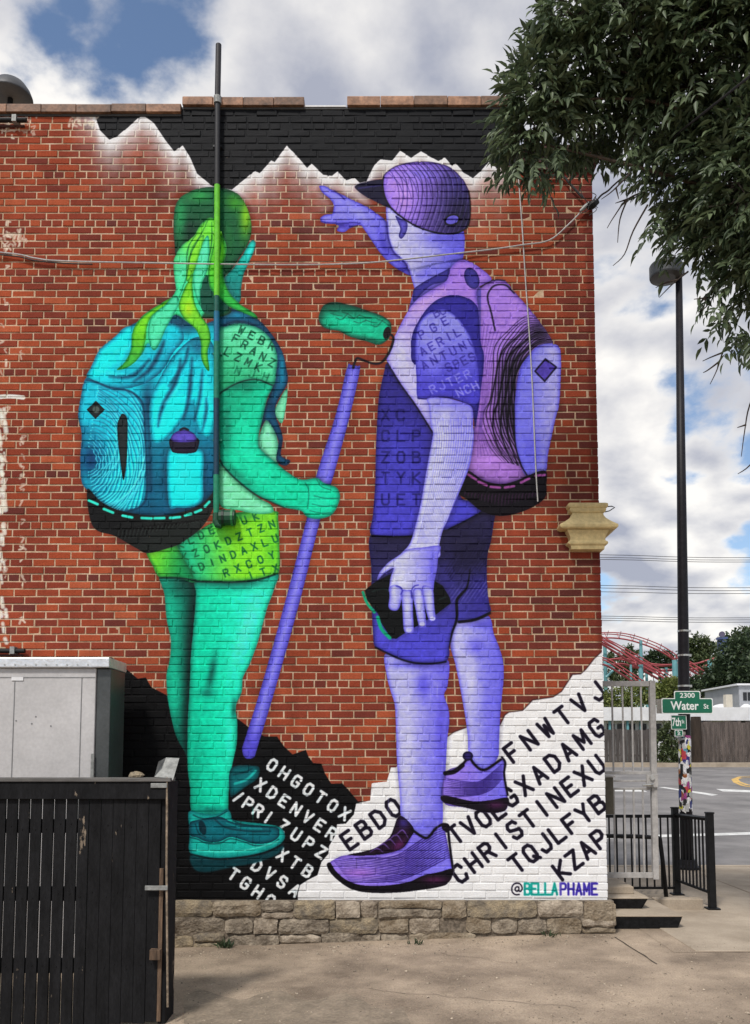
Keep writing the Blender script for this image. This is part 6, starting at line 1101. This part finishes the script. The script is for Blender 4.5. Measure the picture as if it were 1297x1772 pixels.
for bi, (px, py, Y, rx, ry) in enumerate(BL):
    if px < 1340: px += 30; py -= 12; rx *= 0.9; ry *= 0.92
    c = P(px, py, Y); s = (Y - CAM.y) / FPX; r3 = np.array((rx * s, max(rx, ry) * s * 0.85, ry * s)); c_ = np.array(tuple(c)); src = fork + Vector((-0.25, 0.05, random.uniform(0.2, 2.4)))
    md = [src.lerp(c, t_) + Vector((random.uniform(-.1, .1), random.uniform(-.05, .25), random.uniform(0.05, .35))) for t_ in (0.3, 0.55, 0.8)]; cv = [Vector(v) for v in spline(np.array([tuple(src)] + [tuple(v) for v in md] + [tuple(c)]), False, 5)]; limbs.tube(cv, [0.042 * (1 - i / (len(cv) - 1)) ** 1.3 + 0.006 for i in range(len(cv))], 6, False)
    wig = Vector((random.uniform(-.2, .2), random.uniform(-.2, .2), random.uniform(0, .3)))
    vol = r3[0] * r3[1] * r3[2]; nb = int(520 * vol ** 0.67 / 0.12 ** 0.67 * (1.0 if px < 1340 else 0.42)); nb = max(46, min(nb, 1100))
    for k in range(nb):
        q = rng.normal(size=3); q /= np.linalg.norm(q); rr = random.uniform(0.25, 1.0) ** 0.45; p = c_ + q * r3 * rr * random.uniform(0.9, 1.12)
        d = q * 0.8 + rng.normal(size=3) * 0.55 + np.array([-0.15, -0.1, -0.25]); branchlet(p, d)
        if k % 5 == 0: e_ = Vector(p); tw_.tube([Vector(c_ + (p - c_) * 0.35 + rng.normal(size=3) * 0.03), e_, e_ + Vector(d / np.linalg.norm(d)) * 0.2], [0.006, 0.004, 0.002], 4, False)
# sprays that stick out of the outline, and bare twigs
for px, py, dx, dz in ((848,165,-0.8,0.5),(860,140,-0.5,0.9),(885,120,-0.6,0.8),(912,60,-0.5,0.9),(925,75,-0.9,0.3),(842,215,-1,0.1),(846,250,-1,-0.2),(856,290,-0.6,-0.8),(870,302,-0.2,-1),(884,308,0.1,-1),(915,275,-0.1,-1),(950,262,0,-1),(1085,262,-0.4,-0.8),(1110,280,-0.5,-0.8),(1118,330,-0.8,-0.5),(1128,395,-0.8,-0.6),(1150,425,-0.5,-0.8),(1205,455,0,-1),(1228,500,-0.5,-0.8),(1240,545,-0.4,-0.9),(1255,580,-0.3,-1),(1275,590,0,-1)  ):
    px += 48 if px < 930 else 16; py -= 12
    for j in range(5): p = np.array(tuple(P(px + random.uniform(-9, 9), py + random.uniform(-9, 9), -1.7 + random.uniform(-0.3, 0.3)))); branchlet(p, np.array([dx, random.uniform(-0.5, 0.3), dz]) + rng.normal(size=3) * 0.25)
for pts in ([(1120,330),(1085,345),(1062,375),(1050,395)], [(1085,345),(1072,380),(1068,420)], [(1085,345),(1064,352)], [(1262,590),(1250,610),(1240,640),(1228,665)], [(1250,610),(1230,618),(1215,625)], [(1245,625),(1225,640),(1216,645)], [(1325,640),(1297,700),(1288,745),(1282,790)], [(1290,735),(1275,740)], [(1335,760),(1297,805),(1276,820)], [(1190,470),(1165,490),(1140,515)], [(1172,484),(1150,490),(1134,498)], [(1240,490),(1225,515),(1212,520)], [(1218,516),(1222,530),(1208,540)], [(1225,515),(1200,518)], [(1090,300),(1060,330),(1040,345)], [(1065,325),(1070,345)], [(1120,355),(1095,400),(1080,440),(1060,460)]):
    q = [P(x, y, -1.75) for x, y in pts]; cv = [Vector(v) for v in spline(np.array([tuple(v) for v in q]), False, 4)]; tw_.tube(cv, [0.0075 - 0.005 * i / (len(cv) - 1) for i in range(len(cv))], 5, False)
part('trunk', limbs, M_bark, ash, smooth=True); part('twigs', tw_, M_twig, ash, kind='stuff')
pos, dr, upv, lnv = np.array(pos), np.array(dr), np.array(upv), np.array(lnv)
rel = pos - np.array(tuple(CAM)); dist = np.linalg.norm(rel, axis=1); pxs = CXP + FPX * rel[:, 0] / (rel[:, 1] * math.cos(PITCH) + rel[:, 2] * math.sin(PITCH)); pys = CYP - FPX * (-rel[:, 1] * math.sin(PITCH) + rel[:, 2] * math.cos(PITCH)) / (rel[:, 1] * math.cos(PITCH) + rel[:, 2] * math.sin(PITCH))
seen = (pxs < 1290) & (pys > 5); cand = np.where(seen)[0]; cand = cand[np.argsort(dist[cand])[:300]]; keep = np.ones(len(pos), bool); keep[cand] = False
part('foliage', leafmesh('foliage', pos[keep], dr[keep], upv[keep], lnv[keep], lnv[keep] * 0.30), M_leaf, ash, kind='stuff')
one = leafmesh('leaf', np.zeros((1, 3)), np.array([[1.0, 0, 0]]), np.array([[0, 0, 1.0]]), np.array([1.0]), np.array([0.30])); one.materials.append(M_leaf)
D_, S_, U_ = frames(dr, upv)
for i in cand:
    o = bpy.data.objects.new('leaf', one); COL.objects.link(o); o.parent = ash; l_ = float(lnv[i])
    o.matrix_local = Matrix.Translation(Vector(pos[i]) - Vector(tb)) @ Matrix(((*[D_[i][0]*l_, S_[i][0]*l_, U_[i][0]*l_], 0), (*[D_[i][1]*l_, S_[i][1]*l_, U_[i][1]*l_], 0), (*[D_[i][2]*l_, S_[i][2]*l_, U_[i][2]*l_], 0), (0, 0, 0, 1)))
